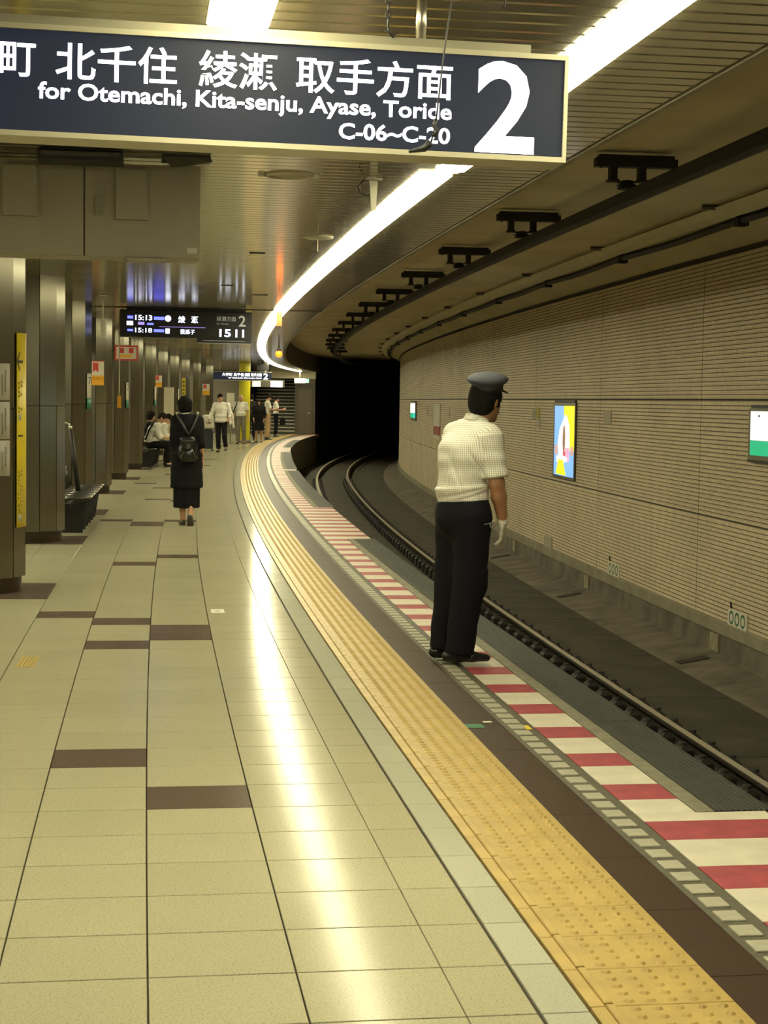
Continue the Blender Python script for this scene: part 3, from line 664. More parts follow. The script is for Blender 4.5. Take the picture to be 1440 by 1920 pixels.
def number_sign(col, az, lab, num, z=1.43, w_=.10):
    o = thing('number_sign', lab, 'sign', col.location, col.rotation_euler[2], 'white and green stop number signs')
    plate('white_part', None, az, w_, z + .15, z + .49, M_swhite, parent=o); plate('green_part', None, az, w_, z, z + .15, M_green, parent=o)
    if num:
        a = math.radians(az); v, f = text_data(num); r = R_COL + .012; m0 = [min(p[i] for p in v) for i in (0, 1)]; m1 = [max(p[i] for p in v) for i in (0, 1)]
        b = MB(); b.add([(r * math.sin(a + ((p[0] - m0[0]) / (m1[0] - m0[0]) - .5) * .16), -r * math.cos(a + ((p[0] - m0[0]) / (m1[0] - m0[0]) - .5) * .16), z + .34 + (p[1] - m0[1]) / (m1[1] - m0[1]) * .10) for p in v], f); b.build('numeral', M_ink, o)
number_sign(cols[2], 68, 'white and green number plate showing 7 on the third column', '7', 1.43, .13)
number_sign(cols[4], 72, 'white and green number plate showing 2 on the fifth column', '2', 1.40, .13)
number_sign(cols[6], 78, 'white and green number plate on the seventh column, above the seated people', '', 1.40, .15)
number_sign(cols[8], 80, 'small white and green number plate on the ninth column', '', 1.40, .15)
def emergency(loc, rz, lab, w_=.2, h=.40):
    o = thing('emergency_plate', lab, 'sign', loc, rz, 'red and yellow emergency button plates')
    b = MB(); b.box((0, 0, h * .70), (w_, .012, h * .60)); b.build('upper_plate', M_swhite, o)
    b = MB(); b.box((0, 0, h * .20), (w_, .012, h * .40)); b.build('lower_plate', M_sorange, o)
    b = MB(); b.box((-.035, -.008, h * .74), (w_ * .45, .005, h * .36)); b.build('red_panel', M_sred, o)
    b = MB(); b.box((0, -.0075, h * .985), (w_, .004, .012)); b.build('border', M_sred, o)
    b = MB(); b.lathe([(.018, 0), (.001, 0)], 12); d = b.build('button_dot', M_swhite, o); d.location = (-.035, -.0125, h * .58); d.rotation_euler = (math.pi / 2, 0, 0)
    text('lettering', 'ボタン', -w_ * .42, w_ * .42, h * .22, h * .34, M_ink, o, -.0072); return o
emergency(P(COLT[3] - .435, -2.41, 1.79), RZ(COLT[3]), 'red, white and yellow emergency plate on the fourth column')
emergency(P(COLT[6] - .50, -2.10, 1.86), RZ(COLT[6]), 'small emergency plate on the seventh column, left of the cream locker', .16, .30)
emergency(P(60.9, -2.0, 1.72), RZ(60), 'far emergency plate above the man with the suitcase', .26, .42)
# hanging notice with red frame
hn = thing('hanging_notice', 'white notice with red frame and yellow line hanging by the fifth column', 'notice', P(32.0, -2.2, 2.30), RZ(32))
b = MB(); b.box((0, 0, .145), (.44, .015, .29)); b.build('board', M_swhite, hn)
b = MB()
for x in (-.205, .205): b.box((x, -.009, .145), (.03, .006, .29))
for z in (.015, .275): b.box((0, -.0095, z), (.44, .006, .03))
b.build('frame', M_sred, hn)
for x, mt in ((-.09, M_sred), (.09, M_sred)):
    b = MB(); b.box((x, -.009, .19), (.085, .005, .10)); b.build('pictogram', mt, hn)
b = MB(); b.box((-.03, -.009, .085), (.26, .005, .05)); b.build('yellow_line', M_sorange, hn)
b = MB(); b.tube([(-.15, 0, .29), (-.15, 0, .60)], .006, 6); b.tube([(.15, 0, .29), (.15, 0, .60)], .006, 6); b.build('hanger', M_steel, hn)
# pull cord with orange tag
pc = thing('pull_cord', 'white cord with an orange tag hanging beside the fourth column', 'cord', P(28.3, -2.10, 1.42), RZ(28))
b = MB(); b.tube([(0, 0, .2), (0, 0, ZC - 1.42)], .011, 6); b.build('cord', M_white, pc)
b = MB(); b.box((0, 0, .10), (.062, .02, .21), ch=.004); b.build('tag', M_sorange, pc)
# cream locker, yellow strip sign
lk = thing('cream_locker', 'tall cream metal locker between columns behind the seated people', 'locker', P(44.6, -2.02, 0), RZ(44.6))
b = MB(); b.box((0, 0, .95), (.24, .40, 1.86)); b.build('body', mat('locker_cream', (.50, .46, .33), .5), lk)
b = MB(); b.box((.0, -.206, .95), (.22, .012, 1.78)); b.build('door', mat('locker_cream'  , (.5, .46, .33), .5), lk)
b = MB(); b.box((.08, -.218, 1.0), (.015, .012, .12)); b.build('handle', M_steel, lk)
b = MB(); b.box((0, 0, .01), (.26, .42, .02)); b.build('plinth', M_black, lk)
fs_ = thing('flag_sign', 'slim yellow sign with dark marks high on the ninth column', 'sign', P(51.6, -2.05, 1.62), RZ(51.6))
b = MB(); b.box((0, 0, .3), (.10, .02, .62)); b.build('plate', M_sy, fs_)
for z in (.12, .24, .36, .48): b = MB(); b.box((0, -.012, z), (.05, .004, .06)); b.build('mark', M_ink, fs_)

# ================================================================== BENCHES
M_wire = mat('bench_wire', (.10, .095, .08), .35, .8); M_chrome = mat('chrome', (.75, .72, .62), .15, .95); M_fin = mat('bench_fin', (.012, .012, .012), .55)
def bench(t, off, n, lab):
    o = thing('wire_bench', lab, 'bench', P(t, off), RZ(t), 'wire benches between the columns')
    L_ = n * .52
    b = MB(); b.box((-.06, L_ / 2, .33), (.06, L_, .05)); b.build('beam', M_fin, o)
    for k in range(n):
        y0 = k * .52 + .02; y1 = y0 + .47; s = MB()
        s.tube([(.2, y0, .425), (.2, y1, .425), (-.22, y1, .405), (-.22, y0, .405), (.2, y0, .425)], .011, 6)
        for q_ in range(1, 9): yy = y0 + (y1 - y0) * q_ / 9; s.tube([(.2, yy, .425), (-.22, yy, .405)], .006, 5)
        st = s.build('seat', M_wire, o)
        e = MB(); e.tube([(.205, y0 - .01, .43), (.205, y1 + .01, .43)], .014, 8); e.build('front_edge', M_chrome, st)
        s = MB(); s.tube([(-.22, y0, .41), (-.27, y0, .56), (-.29, y0 + .05, .66), (-.29, y1 - .05, .66), (-.27, y1, .56), (-.22, y1, .41)], .010, 6)
        for q_ in range(1, 7): yy = y0 + (y1 - y0) * q_ / 7; s.tube([(-.225, yy, .41), (-.27, yy, .56), (-.29, yy, .66)], .006, 5)
        s.build('backrest', M_wire, o)
        f = MB(); f.prism([(-.16, 0), (.10, 0), (.16, .38), (-.14, .31)], y0 + .22, y0 + .26, axis='y'); f.build('leg', M_fin, o)
    return o
bench(19.45, -2.18, 6, 'empty wire bench with black fin legs between the second and third columns')
bench(38.0, -2.15, 6, 'wire bench where the two people sit, beside the sixth column')
lp = thing('leaning_pole', 'black pole with a chrome top leaning over the empty bench', 'pole', P(20.6, -2.22, .44), RZ(20.6))
b = MB(); b.tube([(.03, -.02, 0), (-.07, .04, .76)], [.034, .024], 10); b.build('shaft', M_fin, lp)
b = MB(); b.tube([(-.07, .04, .76), (-.075, .04, .80)], .024, 10); b.tube([(-.075, .04, .80), (-.10, .045, .83), (-.16, .06, .85), (-.22, .08, .853)], .012, 8); b.build('handle', M_chrome, lp)

# ================================================================== FLOOR STICKERS
def sticker(t, off, w_, l_, mt, nm, lab):
    b = MB(); b.box((0, 0, .0006), (w_, l_, .0012)); o = b.build(nm, mt); put(o, t, off, .0006 if off < 0 else .0012); return tag(o, lab, 'sticker')
sticker(8.05, .44, .10, .10, mat('green_tape', (.01, .14, .055), .5), 'green_tape', 'green tape patch on the brown strip')
sticker(8.15, .53, .045, .035, M_swhite, 'white_tape', 'tiny white tape patch beside the green tape')
sticker(8.0, .70, .03, .10, M_sy, 'yellow_mark', 'small yellow mark beside the pale studs')
lbx = sticker(12.5, -.665, .10, .22, M_paper_w, 'floor_label', 'small square white label on the floor tiles'); b = MB(); b.box((0, 0, .001), (.04, .05, .001)); b.build('print', M_faint, lbx)
hz = thing('hazard_sticker', 'worn yellow hazard sticker on the floor at the left edge', 'sticker', P(10.15, -1.885, .001), RZ(10.15))
for k in range(5): b = MB(); b.prism([(-.05 + k * .022, -.2), (-.038 + k * .022, -.2), (-.028 + k * .022, .2), (-.04 + k * .022, .2)], 0, .001); b.build('stripe', mat('hazard', (.42, .28, .03), .6), hz)

# ================================================================== THINGS ON THE TRACK WALL
def on_wall(t, z, rzx=math.pi / 2): return P(t, W_OFF, z), RZ(t) - math.pi / 2      # local x runs towards the camera's right (nearer), -y out to the track
M_box = mat('lightbox_case', (.14, .13, .10), .45, .5)
def wall_thing(nm, lab, cat, t, z, grp=None):
    return thing(nm, lab, cat, P(t, W_OFF, z), RZ(t) - math.pi / 2, grp)
# advertising light box, 1.6 m wide: abstract bright poster
E = lambda nm, c, s=1.: mat(nm, c, .4, emit=c, estr=s)
ad = wall_thing('advert_lightbox', 'lit advert box in blue, yellow and white on the tiled wall', 'light box', 26.45, .395); ad.scale = (1, .45, 1)
# seen from the platform the box's left side is the far one: local x = -(t - t0)
b = MB(); b.box((0, -.03, .60), (1.62, .07, 1.21)); b.build('case', M_box, ad)
def adq(nm, pts, mt, y): b = MB(); b.add([(x, y, z) for x, z in pts], [tuple(range(len(pts)))]); b.build(nm, mt, ad)
adq('poster_blue', [(-.77, .03), (.77, .03), (.77, 1.17), (-.77, 1.17)], E('ad_blue', (.22, .48, .95), .95), -.067)
adq('poster_yellow', [(-.05, 1.17), (.77, 1.17), (.77, .45), (.45, .45), (.30, .72), (.0, .88)], E('ad_yellow', (.95, .85, .02), 1.), -.068)
adq('poster_glow', [(-.35, .30), (.35, .30), (.45, .55), (.40, .85), (.18, 1.02), (.05, 1.02), (-.35, .80), (-.48, .55)], E('ad_white', (.85, .88, .95), 1.), -.069)
adq('poster_pink', [(-.12, .25), (.42, .27), (.42, .50), (-.05, .48)], E('ad_pink', (.85, .42, .62), .9), -.0695)
adq('poster_white', [(-.55, .24), (.20, .26), (.30, .33), (-.30, .38), (-.60, .33)], E('ad_white', (.85, .88, .95), 1.), -.0697)
adq('poster_figure', [(.0 + .10 * math.cos(a), .64 + (.22 if math.sin(a) > 0 else .24) * math.sin(a)) for a in [2 * math.pi * k / 18 for k in range(18)]], E('ad_brown', (.33, .17, .09), .8), -.0702)
adq('poster_band', [(-.70, .37), (-.48, .36), (-.48, .52), (-.70, .53)], E('ad_salmon', (.70, .42, .34), .8), -.07); adq('poster_band', [(.50, .38), (.72, .38), (.72, .52), (.50, .52)], E('ad_salmon', (.7, .42, .34), .8), -.07)
adq('poster_corner', [(-.60, .05), (.20, .04), (-.05, .29), (-.40, .29)], E('ad_yellow', (.95, .85, .02), 1.), -.0699)
adq('poster_foot', [(-.02, .36), (.12, .36), (.12, .43), (-.02, .43)], E('ad_red', (.60, .08, .05), .9), -.0705)
b = MB()
for x in (-.80, .80): b.box((x, -.07, .60), (.035, .02, 1.22))
for z in (.0, 1.20): b.box((0, -.07, z), (1.63, .02, .035))
b.build('frame', mat('ad_frame', (.30, .29, .26), .35, .7), ad)
b = MB(); b.box((0, -.03, 1.235), (1.55, .08, .045)); b.build('hood', M_black, ad)
# station name boards
def name_board(t, lab, w_=2.4):
    o = wall_thing('name_board', lab, 'sign', t, 1.03, 'lit station name boards on the track wall'); o.scale = (1, .5, 1)
    b = MB(); b.box((0, -.05, .275), (w_, .10, .55)); b.build('case', mat('nameboard_case', (.20, .19, .13), .4, .5), o)
    b = MB(); b.box((0, -.103, .365), (w_ - .14, .008, .31)); b.build('white_field', E('board_white', (.85, .9, .86), 1.05), o)
    b = MB(); b.box((-.0, -.103, .128), (w_ - .14, .008, .155)); b.build('green_field', E('board_green', (.0, .42, .20), .9), o)
    b = MB(); b.box((.62, -.1075, .13), (1.1, .004, .15)); b.build('teal_field', E('board_teal', (.0, .55, .50), .9), o)
    b = MB(); b.box((-w_ / 2 + .33, -.108, .47), (.05, .003, .02)); b.build('mark', M_ink, o)
    b = MB(); b.box((0, -.05, .57), (w_ - .1, .08, .035)); b.build('hood', M_black, o)
    b = MB(); b.box((0, -.04, -.015), (w_ + .08, .08, .03)); b.build('shelf', M_black, o); return o
name_board(16.07, 'lit white and green name board at the right edge of the picture')
name_board(52.7, 'tiny distant lit green and white board far down the tiled wall', 2.3)
# paper poster, white over red
po = wall_thing('wall_poster', 'white and red poster far down the tiled wall left of the advert', 'poster', 44.5, .62)
b = MB(); b.box((0, -.012, .62), (1.7, .02, .60)); b.build('white_part', M_paper_w, po); b = MB(); b.box((0, -.012, .20), (1.7, .02, .235)); b.build('red_part', mat('poster_red', (.32, .07, .05), .6), po); b = MB(); b.box((0, -.012, .03), (1.7, .02, .09)); b.build('lower_part', M_paper_w, po)
for t, z, w_, h, lab, mt in ((29.25, 1.32, .25, .17, 'small white paper note on the wall left of the advert', M_paper), (28.85, 1.33, .36, .2, 'small yellow paper note on the wall left of the advert', mat('note_yellow', (.40, .34, .05), .6)), (28.75, 1.18, .3, .15, 'pale paper note below the yellow note', M_paper),
                             (23.6, 1.31, .40, .20, 'faint pale plate on the wall right of the advert', mat('faint_plate', (.42, .38, .27), .6)), (47.5, 1.2, .25, .25, 'narrow white plate on the wall beyond the white and red poster', M_paper), (41.5, 1.2, .25, .25, 'narrow white plate on the wall before the white and red poster', M_paper)):
    b = MB(); b.box((0, -.006, h / 2), (w_, .008, h)); o = b.build('wall_note', mt); o.location = P(t, W_OFF, z); o.rotation_euler = (0, 0, RZ(t) - math.pi / 2); tag(o, lab, 'note')
for t, lab in ((17.55, 'white plate with three green rings low on the wall at the right edge'), (23.0, 'white plate with three green rings low on the wall, middle one'), (27.65, 'pale plate low on the wall nearest the guard')):
    o = wall_thing('ring_plate', lab, 'plate', t, -.83, 'ring plates low on the track wall')
    b = MB(); b.box((0, -.012, .078), (.62, .02, .185), ch=.01); b.build('plate', M_swhite if t < 25 else mat('plate_dull', (.40, .38, .27), .6), o)
    for k in (-1, 0, 1):
        b = MB(); b.lathe([(.078, 0), (.055, .003), (.05, 0)], 20); d = b.build('ring', mat('ring_green', (.03, .14, .07), .6) if t < 25 else mat('ring_dull', (.30, .32, .22), .6), o); d.location = (k * .19, -.0225, .078); d.rotation_euler = (math.pi / 2, 0, 0)
    if t < 25: b = MB(); b.tube([(-.2, -.02, .18), (-.2, -.03, .25)], .012, 6); b.build('hook', M_ink, o)

# ================================================================== FAR END OF THE PLATFORM
M_stair = mat('stair_dark', (.040, .036, .027), .6); M_nose = mat('stair_nosing', (.55, .52, .42), .4, .3); M_panel = mat('brown_panel', (.07, .055, .036), .5, var=.15, vscale=2.); M_beige = mat('beige_beam', (.52, .47, .33), .6)
TF = 77.0
sx_ = thing('staircase', 'dark staircase with pale step edges at the far end of the platform', 'stairs', P(TF, -2.05), RZ(TF))
for k in range(17):
    s = MB(); s.box((1.1, .3 * k + 2.5 - .15 * k, .16 * k + .08), (2.2, 5.0 - .3 * k + 0, .16)); st = s.build('step', M_stair, sx_)
    s = MB(); s.box((1.1, .3 * k - .005, .16 * k + .145), (2.2, .03, .045)); s.build('nosing', M_nose, st)
b = MB(); b.box((2.25, 2.5, 1.4), (.10, 5.0, 2.8)); b.build('stair_wall', M_panel, sx_)
wf = struct('wall_far', None); wf.location = P(TF, 0); wf.rotation_euler = (0, 0, RZ(TF))
b = MB(); b.box((.66, .1, 1.45), (.86, .15, 2.9)); b.build('wall_panel', M_panel, wf)
b = MB(); b.box((.62, .015, 1.05), (.62, .03, 2.08)); dr = b.build('door_panel', mat('door_brown', (.095, .075, .048), .45), wf); b = MB(); b.box((.80, -.01, 1.0), (.08, .03, .06)); b.build('door_handle', M_steel, dr)
b = MB(); b.box((-4.2, .3, 1.45), (4.2, .2, 2.9)); b.build('wall_panel', mat('far_wall', (.15, .135, .10), .6), wf)
b = MB(); b.box((.07, 0, 2.74), (2.1, .3, .32)); b.build('beam', M_beige, wf)
b = MB(); b.box((-1.5, 5.0, 2.0), (4., .2, 4.)); b.build('stair_back', M_stair, wf)
b = MB(); b.box((-1.0, 2.5, 3.3), (4., 5.2, .2)); b.build('stair_soffit', M_stair, wf)
ex = thing('exit_sign', 'small white and green sign under the beam at the far end', 'sign', P(76.2, .45, 2.35), RZ(76))
b = MB(); b.box((0, 0, .12), (.50, .1, .22)); b.build('white_part', E('exit_white', (.70, .68, .55), .6), ex); b = MB(); b.box((.33, 0, .12), (.16, .1, .18)); b.build('green_part', E('exit_green', (.25, .75, .45), 1.), ex); b = MB(); b.tube([(-.0, 0, .22), (-.0, 0, .55)], .03, 6); b.build('stem', M_beige, ex)
yc = thing('yellow_column', 'bright yellow round column at the far end of the platform', 'column', P(60.5, -.56, 0), RZ(60))
b = MB(); b.lathe([(.205, .12), (.205, ZC)], 24); b.build('shaft', mat('yellow_col', (.62, .56, .02), .4), yc); b = MB(); b.lathe([(.001, 0), (.22, 0), (.22, .12), (.001, .12)], 24); b.build('base', M_ssbase, yc)
fsn = thing('far_platform_sign', 'distant navy platform sign with white lettering and a 2', 'sign', P(59.0, -.55, 2.27), RZ(59))
b = MB(); b.box((0, 0, .14), (2.05, .12, .30)); b.build('panel', M_navy, fsn)
text('numeral', '2', .74, .90, .03, .25, M_glow, fsn, -.062, bold=.02); text('lettering', '大手町 北千住', -.72, .05, .13, .25, M_glow, fsn, -.062, bold=.01); text('lettering', '綾瀬 取手方面', .08, .68, .13, .25, M_glow, fsn, -.062, bold=.01); text('lettering', 'for Otemachi, Kita-senju, Ayase', -.5, .68, .04, .10, M_glow, fsn, -.062, bold=.02)
b = MB()
for z in (-.01, .29): b.box((0, 0, z), (2.08, .14, .02))
b.build('frame', M_cream, fsn)
b = MB(); b.tube([(-.8, 0, .29), (-.8, 0, .63)], .02, 6); b.tube([(.8, 0, .29), (.8, 0, .63)], .02, 6); b.build('hanger', M_steel, fsn)
bs = thing('lit_panel', 'small lit white panel below the distant platform sign', 'sign', P(64., .0, 2.07), RZ(64))
b = MB(); b.box((-.35, 0, .12), (.32, .08, .22)); b.build('left_field', E('panel_cream', (.85, .82, .6), 1.), bs); b = MB(); b.box((.42, 0, .12), (.45, .08, .24)); b.build('right_field', E('panel_white', (.85, .88, .95), 1.2), bs); b = MB(); b.box((.05, .02, .14), (1.35, .06, .28)); b.build('case', M_box, bs); b = MB(); b.tube([(0, 0, .28), (0, 0, .83)], .02, 6); b.build('hanger', M_steel, bs)
cm = thing('cctv_camera', 'dark camera housing on the ceiling above the distant sign', 'camera', P(58.0, .22, ZC), RZ(58))
b = MB(); b.box((0, 0, -.18), (.40, .35, .26), ch=.03); b.build('housing', M_iron, cm); b = MB(); b.tube([(0, 0, -.06), (0, 0, .0)], .05, 8); b.build('mount', M_iron, cm)
nb = thing('far_notice_board', 'white notice board beside the distant yellow column', 'notice', P(60.2, -1.05, 1.15), RZ(60))
b = MB(); b.box((0, 0, .35), (.28, .03, .62)); b.build('board', M_swhite, nb); b = MB(); b.box((0, -.018, .10), (.26, .005, .10)); b.build('green_foot', M_green, nb); b = MB(); b.tube([(0, .02, -1.15), (0, .02, .4)], .02, 6); b.build('post', M_steel, nb)
# ================================================================== PEOPLE: smooth bodies from blended limbs
def V(*a): return np.array(a, dtype=np.float64)
class Body:
    """signed-distance shape: tapered elliptical limbs blended together, meshed once"""
    def __init__(s): s.p = []
    def E(s, p0, p1, r0, r1, e1=(1, 0, 0), k=.02, cap=None, op='add'):
        r0 = (r0, r0) if np.isscalar(r0) else r0; r1 = (r1, r1) if np.isscalar(r1) else r1
        s.p.append((op, np.array(p0, float), np.array(p1, float), r0, r1, np.array(e1, float), k, cap)); return s
    def ball(s, c, r, e1=(1, 0, 0), up=(0, 0, 1), k=.02, op='add'):
        """ellipsoid: r = (along e1, across, along up)"""
        up = np.array(up, float); c = np.array(c, float); s.p.append((op + 'ball', c, up, r, None, np.array(e1, float), k, None)); return s
    def cut(s, n, c): n = np.array(n, float); s.p.append(('cut', n / np.linalg.norm(n), np.array(c, float))); return s
    def disp(s, fn): s.p.append(('disp', fn)); return s
    def field(s, h):
        lo = np.array([9e9] * 3); hi = -lo
        for q in s.p:
            if q[0] in ('add', 'addball'):
                if q[0] == 'add': r = max(*q[3], *q[4]); a, b = q[1], q[2]
                else: r = max(q[3]); a = b = q[1]
                lo = np.minimum(lo, np.minimum(a, b) - r); hi = np.maximum(hi, np.maximum(a, b) + r)
        lo -= 3 * h; hi += 3 * h; n = np.ceil((hi - lo) / h).astype(int) + 1
        ax = [lo[i] + h * np.arange(n[i]) for i in range(3)]
        d = np.full(n, 1.0)
        for q in s.p:
            if q[0] == 'cut':
                g = ax[0][:, None, None] * q[1][0] + ax[1][None, :, None] * q[1][1] + ax[2][None, None, :] * q[1][2] - q[1] @ q[2]
                d = np.maximum(d, g); continue
            if q[0] == 'disp': d = d + q[1](ax[0][:, None, None], ax[1][None, :, None], ax[2][None, None, :]); continue
            op, a, b, r0, r1, e1, k, cap = q
            ball = op.endswith('ball'); rm = max(r0) if ball else max(*r0, *r1)
            pa, pb = (a, a) if ball else (a, b)
            l = np.minimum(pa, pb) - rm - k - 3 * h; u = np.maximum(pa, pb) + rm + k + 3 * h
            sl = tuple(slice(max(0, int((l[i] - lo[i]) / h)), min(n[i], int((u[i] - lo[i]) / h) + 2)) for i in range(3))
            x = ax[0][sl[0]][:, None, None] - a[0]; y = ax[1][sl[1]][None, :, None] - a[1]; z = ax[2][sl[2]][None, None, :] - a[2]
            if ball:
                up = b / np.linalg.norm(b); e = e1 - up * (e1 @ up); e /= np.linalg.norm(e); f = np.cross(up, e)
                A = (x * e[0] + y * e[1] + z * e[2]) / r0[0]; B = (x * f[0] + y * f[1] + z * f[2]) / r0[1]; C = (x * up[0] + y * up[1] + z * up[2]) / r0[2]
                v = (np.sqrt(A * A + B * B + C * C) - 1) * min(r0)
            else:
                w_ = b - a; L_ = np.linalg.norm(w_); w_ = w_ / L_; e = e1 - w_ * (e1 @ w_)
                if np.linalg.norm(e) < 1e-3: e = np.cross(w_, [0, 1, 0.1])
                e /= np.linalg.norm(e); f = np.cross(w_, e)
                A = x * e[0] + y * e[1] + z * e[2]; B = x * f[0] + y * f[1] + z * f[2]; C = x * w_[0] + y * w_[1] + z * w_[2]
                tt = np.clip(C / L_, 0, 1); rx = r0[0] + (r1[0] - r0[0]) * tt; ry = r0[1] + (r1[1] - r0[1]) * tt
                mn = np.minimum(rx, ry); cp = mn if cap is None else cap
                v = (np.sqrt((A / rx) ** 2 + (B / ry) ** 2 + ((C - tt * L_) / cp) ** 2) - 1) * mn
            o_ = d[sl]
            if op.startswith('sub'):
                d[sl] = np.maximum(o_, -v)
            else:
                if k > 0:
                    hh = np.clip(.5 + .5 * (o_ - v) / k, 0, 1); d[sl] = o_ + (v - o_) * hh - k * hh * (1 - hh)
                else: d[sl] = np.minimum(o_, v)
        return d, lo
    def mesh(s, h=.012):
        d, lo = s.field(h)
        ins = d < 0; n = d.shape
        c = np.zeros((n[0] - 1, n[1] - 1, n[2] - 1), int)
        for i in (0, 1):
            for j in (0, 1):
                for k in (0, 1): c += ins[i:n[0] - 1 + i, j:n[1] - 1 + j, k:n[2] - 1 + k]
        act = np.argwhere((c > 0) & (c < 8)); idx = -np.ones(c.shape, int); idx[tuple(act.T)] = np.arange(len(act))
        acc = np.zeros((len(act), 3)); cnt = np.zeros(len(act))
        cor = [(i, j, k) for i in (0, 1) for j in (0, 1) for k in (0, 1)]
        for a in cor:
            for b in cor:
                if sum(abs(a[q] - b[q]) for q in range(3)) == 1 and a < b:
                    da = d[act[:, 0] + a[0], act[:, 1] + a[1], act[:, 2] + a[2]]; db = d[act[:, 0] + b[0], act[:, 1] + b[1], act[:, 2] + b[2]]
                    m_ = (da < 0) != (db < 0); t = np.where(m_, da / np.where(m_, da - db, 1), 0)
                    p = np.array(a)[None] + t[:, None] * (np.array(b) - np.array(a))[None]
                    acc += np.where(m_[:, None], p, 0); cnt += m_
        v = (act + acc / cnt[:, None]) * h + lo
        faces = []
        for axx in range(3):
            sa = [slice(None)] * 3; sb = [slice(None)] * 3; sa[axx] = slice(0, -1); sb[axx] = slice(1, None)
            ch = ins[tuple(sa)] != ins[tuple(sb)]
            e = np.argwhere(ch); flip = ins[tuple(sa)][tuple(e.T)]
            u, w_ = [(1, 2), (2, 0), (0, 1)][axx]
            ok = (e[:, u] > 0) & (e[:, w_] > 0) & (e[:, u] < n[u] - 1) & (e[:, w_] < n[w_] - 1); e = e[ok]; flip = flip[ok]
            def cell(du, dw): q = e.copy(); q[:, u] += du; q[:, w_] += dw; return idx[tuple(q.T)]
            f = np.stack([cell(-1, -1), cell(0, -1), cell(0, 0), cell(-1, 0)], 1); f[~flip] = f[~flip][:, ::-1]; faces.append(f)
        f = np.concatenate(faces); f = f[(f >= 0).all(1)]
        return v, f
def sdf_obj(nm, body, h, mt, parent, extra=None):
    v, f = body.mesh(h)
    if extra:
        for ev, ef in extra: f = np.concatenate([f, ef + len(v)]); v = np.concatenate([v, ev])
    me = bpy.data.meshes.new(nm); me.vertices.add(len(v)); me.vertices.foreach_set('co', v.astype(np.float32).ravel())
    me.loops.add(len(f) * 4); me.loops.foreach_set('vertex_index', f.astype(np.int32).ravel()); me.polygons.add(len(f))
    me.polygons.foreach_set('loop_start', np.arange(0, len(f) * 4, 4, dtype=np.int32)); me.polygons.foreach_set('loop_total', np.full(len(f), 4, np.int32))
    me.materials.append(mt); me.update(calc_edges=True); me.validate(); me.polygons.foreach_set('use_smooth', [True] * len(me.polygons))
    return link(nm, me, parent)
# ---- one relaxed hand, wrist at the origin, fingers towards -z, palm towards -x, thumb towards +y (a right hand facing +y)
def hand_shape(r=1.):
    b = Body(); b.E((0, 0, .02), (0, .002, -.03), (.020 * r, .026 * r), (.015 * r, .036 * r), k=.01)
    b.E((0, .002, -.03), (-.002, .0, -.078), (.0145 * r, .038 * r), (.012 * r, .040 * r), k=.01)
    for y, l, bend in ((.029, .066, .016), (.010, .078, .020), (-.010, .073, .024), (-.029, .056, .026)):
        q0 = V(-.002, y, -.078); q1 = V(-.006, y * 1.04, -.078 - l * .5); q2 = V(-.006 - bend, y * 1.05, -.078 - l * .95)
        b.E(q0, q1, .0092 * r, .0086 * r, k=.006); b.E(q1, q2, .0086 * r, .007 * r, k=.004)
    b.E((-.004, .026, -.012), (-.012, .050, -.046), .013 * r, .011 * r, k=.012); b.E((-.012, .050, -.046), (-.020, .054, -.082), .0105 * r, .008 * r, k=.004)
    return b
_hv, _hf = hand_shape().mesh(.0045)
_gv, _gf = hand_shape(1.13).mesh(.0042)
def hand_mesh(wrist, fore_dir, palm, side=1, scale=1., gl=False):
    """wrist position, direction the fingers point, palm normal; side -1 mirrors for the left hand"""
    d = np.array(fore_dir, float); d /= np.linalg.norm(d); p = np.array(palm, float); p = p - d * (p @ d); p /= np.linalg.norm(p)
    z = -d; x = -p; y = np.cross(z, x)
    vv = (_gv if gl else _hv).copy(); ff = (_gf if gl else _hf).copy()
    if side < 0: vv[:, 1] *= -1; ff = ff[:, ::-1]
    M_ = np.stack([x, y, z], 0); return vv * scale @ M_ + np.array(wrist, float), ff

M_skin = mat('skin', (.50, .29, .18), .5, var=.06, vscale=14.); M_hair = mat('hair_black', (.006, .005, .005), .75, spec=.15, bump=.5, bscale=60., stretch=(1, 1, .25)); M_hair2 = mat('hair_brown', (.016, .010, .007), .7, spec=.15)
M_eye = mat('eye_dark', (.015, .012, .01), .3); M_lip = mat('lip', (.35, .14, .10), .5); M_shoe = mat('shoe_black', (.010, .010, .010), .3); M_sole = mat('sole', (.02, .02, .02), .8)
def cloth(nm, c, r=.85): return mat(nm, c, r, var=.08, vscale=12., bump=.25, bscale=22., spec=.2)
M_navy_cloth = cloth('navy_cloth', (.0055, .006, .010)); M_black_cloth = cloth('black_cloth', (.008, .008, .009)); M_white_cloth = cloth('white_cloth', (.68, .66, .58)); M_grey_cloth = cloth('grey_cloth', (.17, .155, .115)); M_khaki = cloth('khaki_cloth', (.42, .30, .16)); M_dgrey = cloth('dark_grey_cloth', (.025, .025, .025))

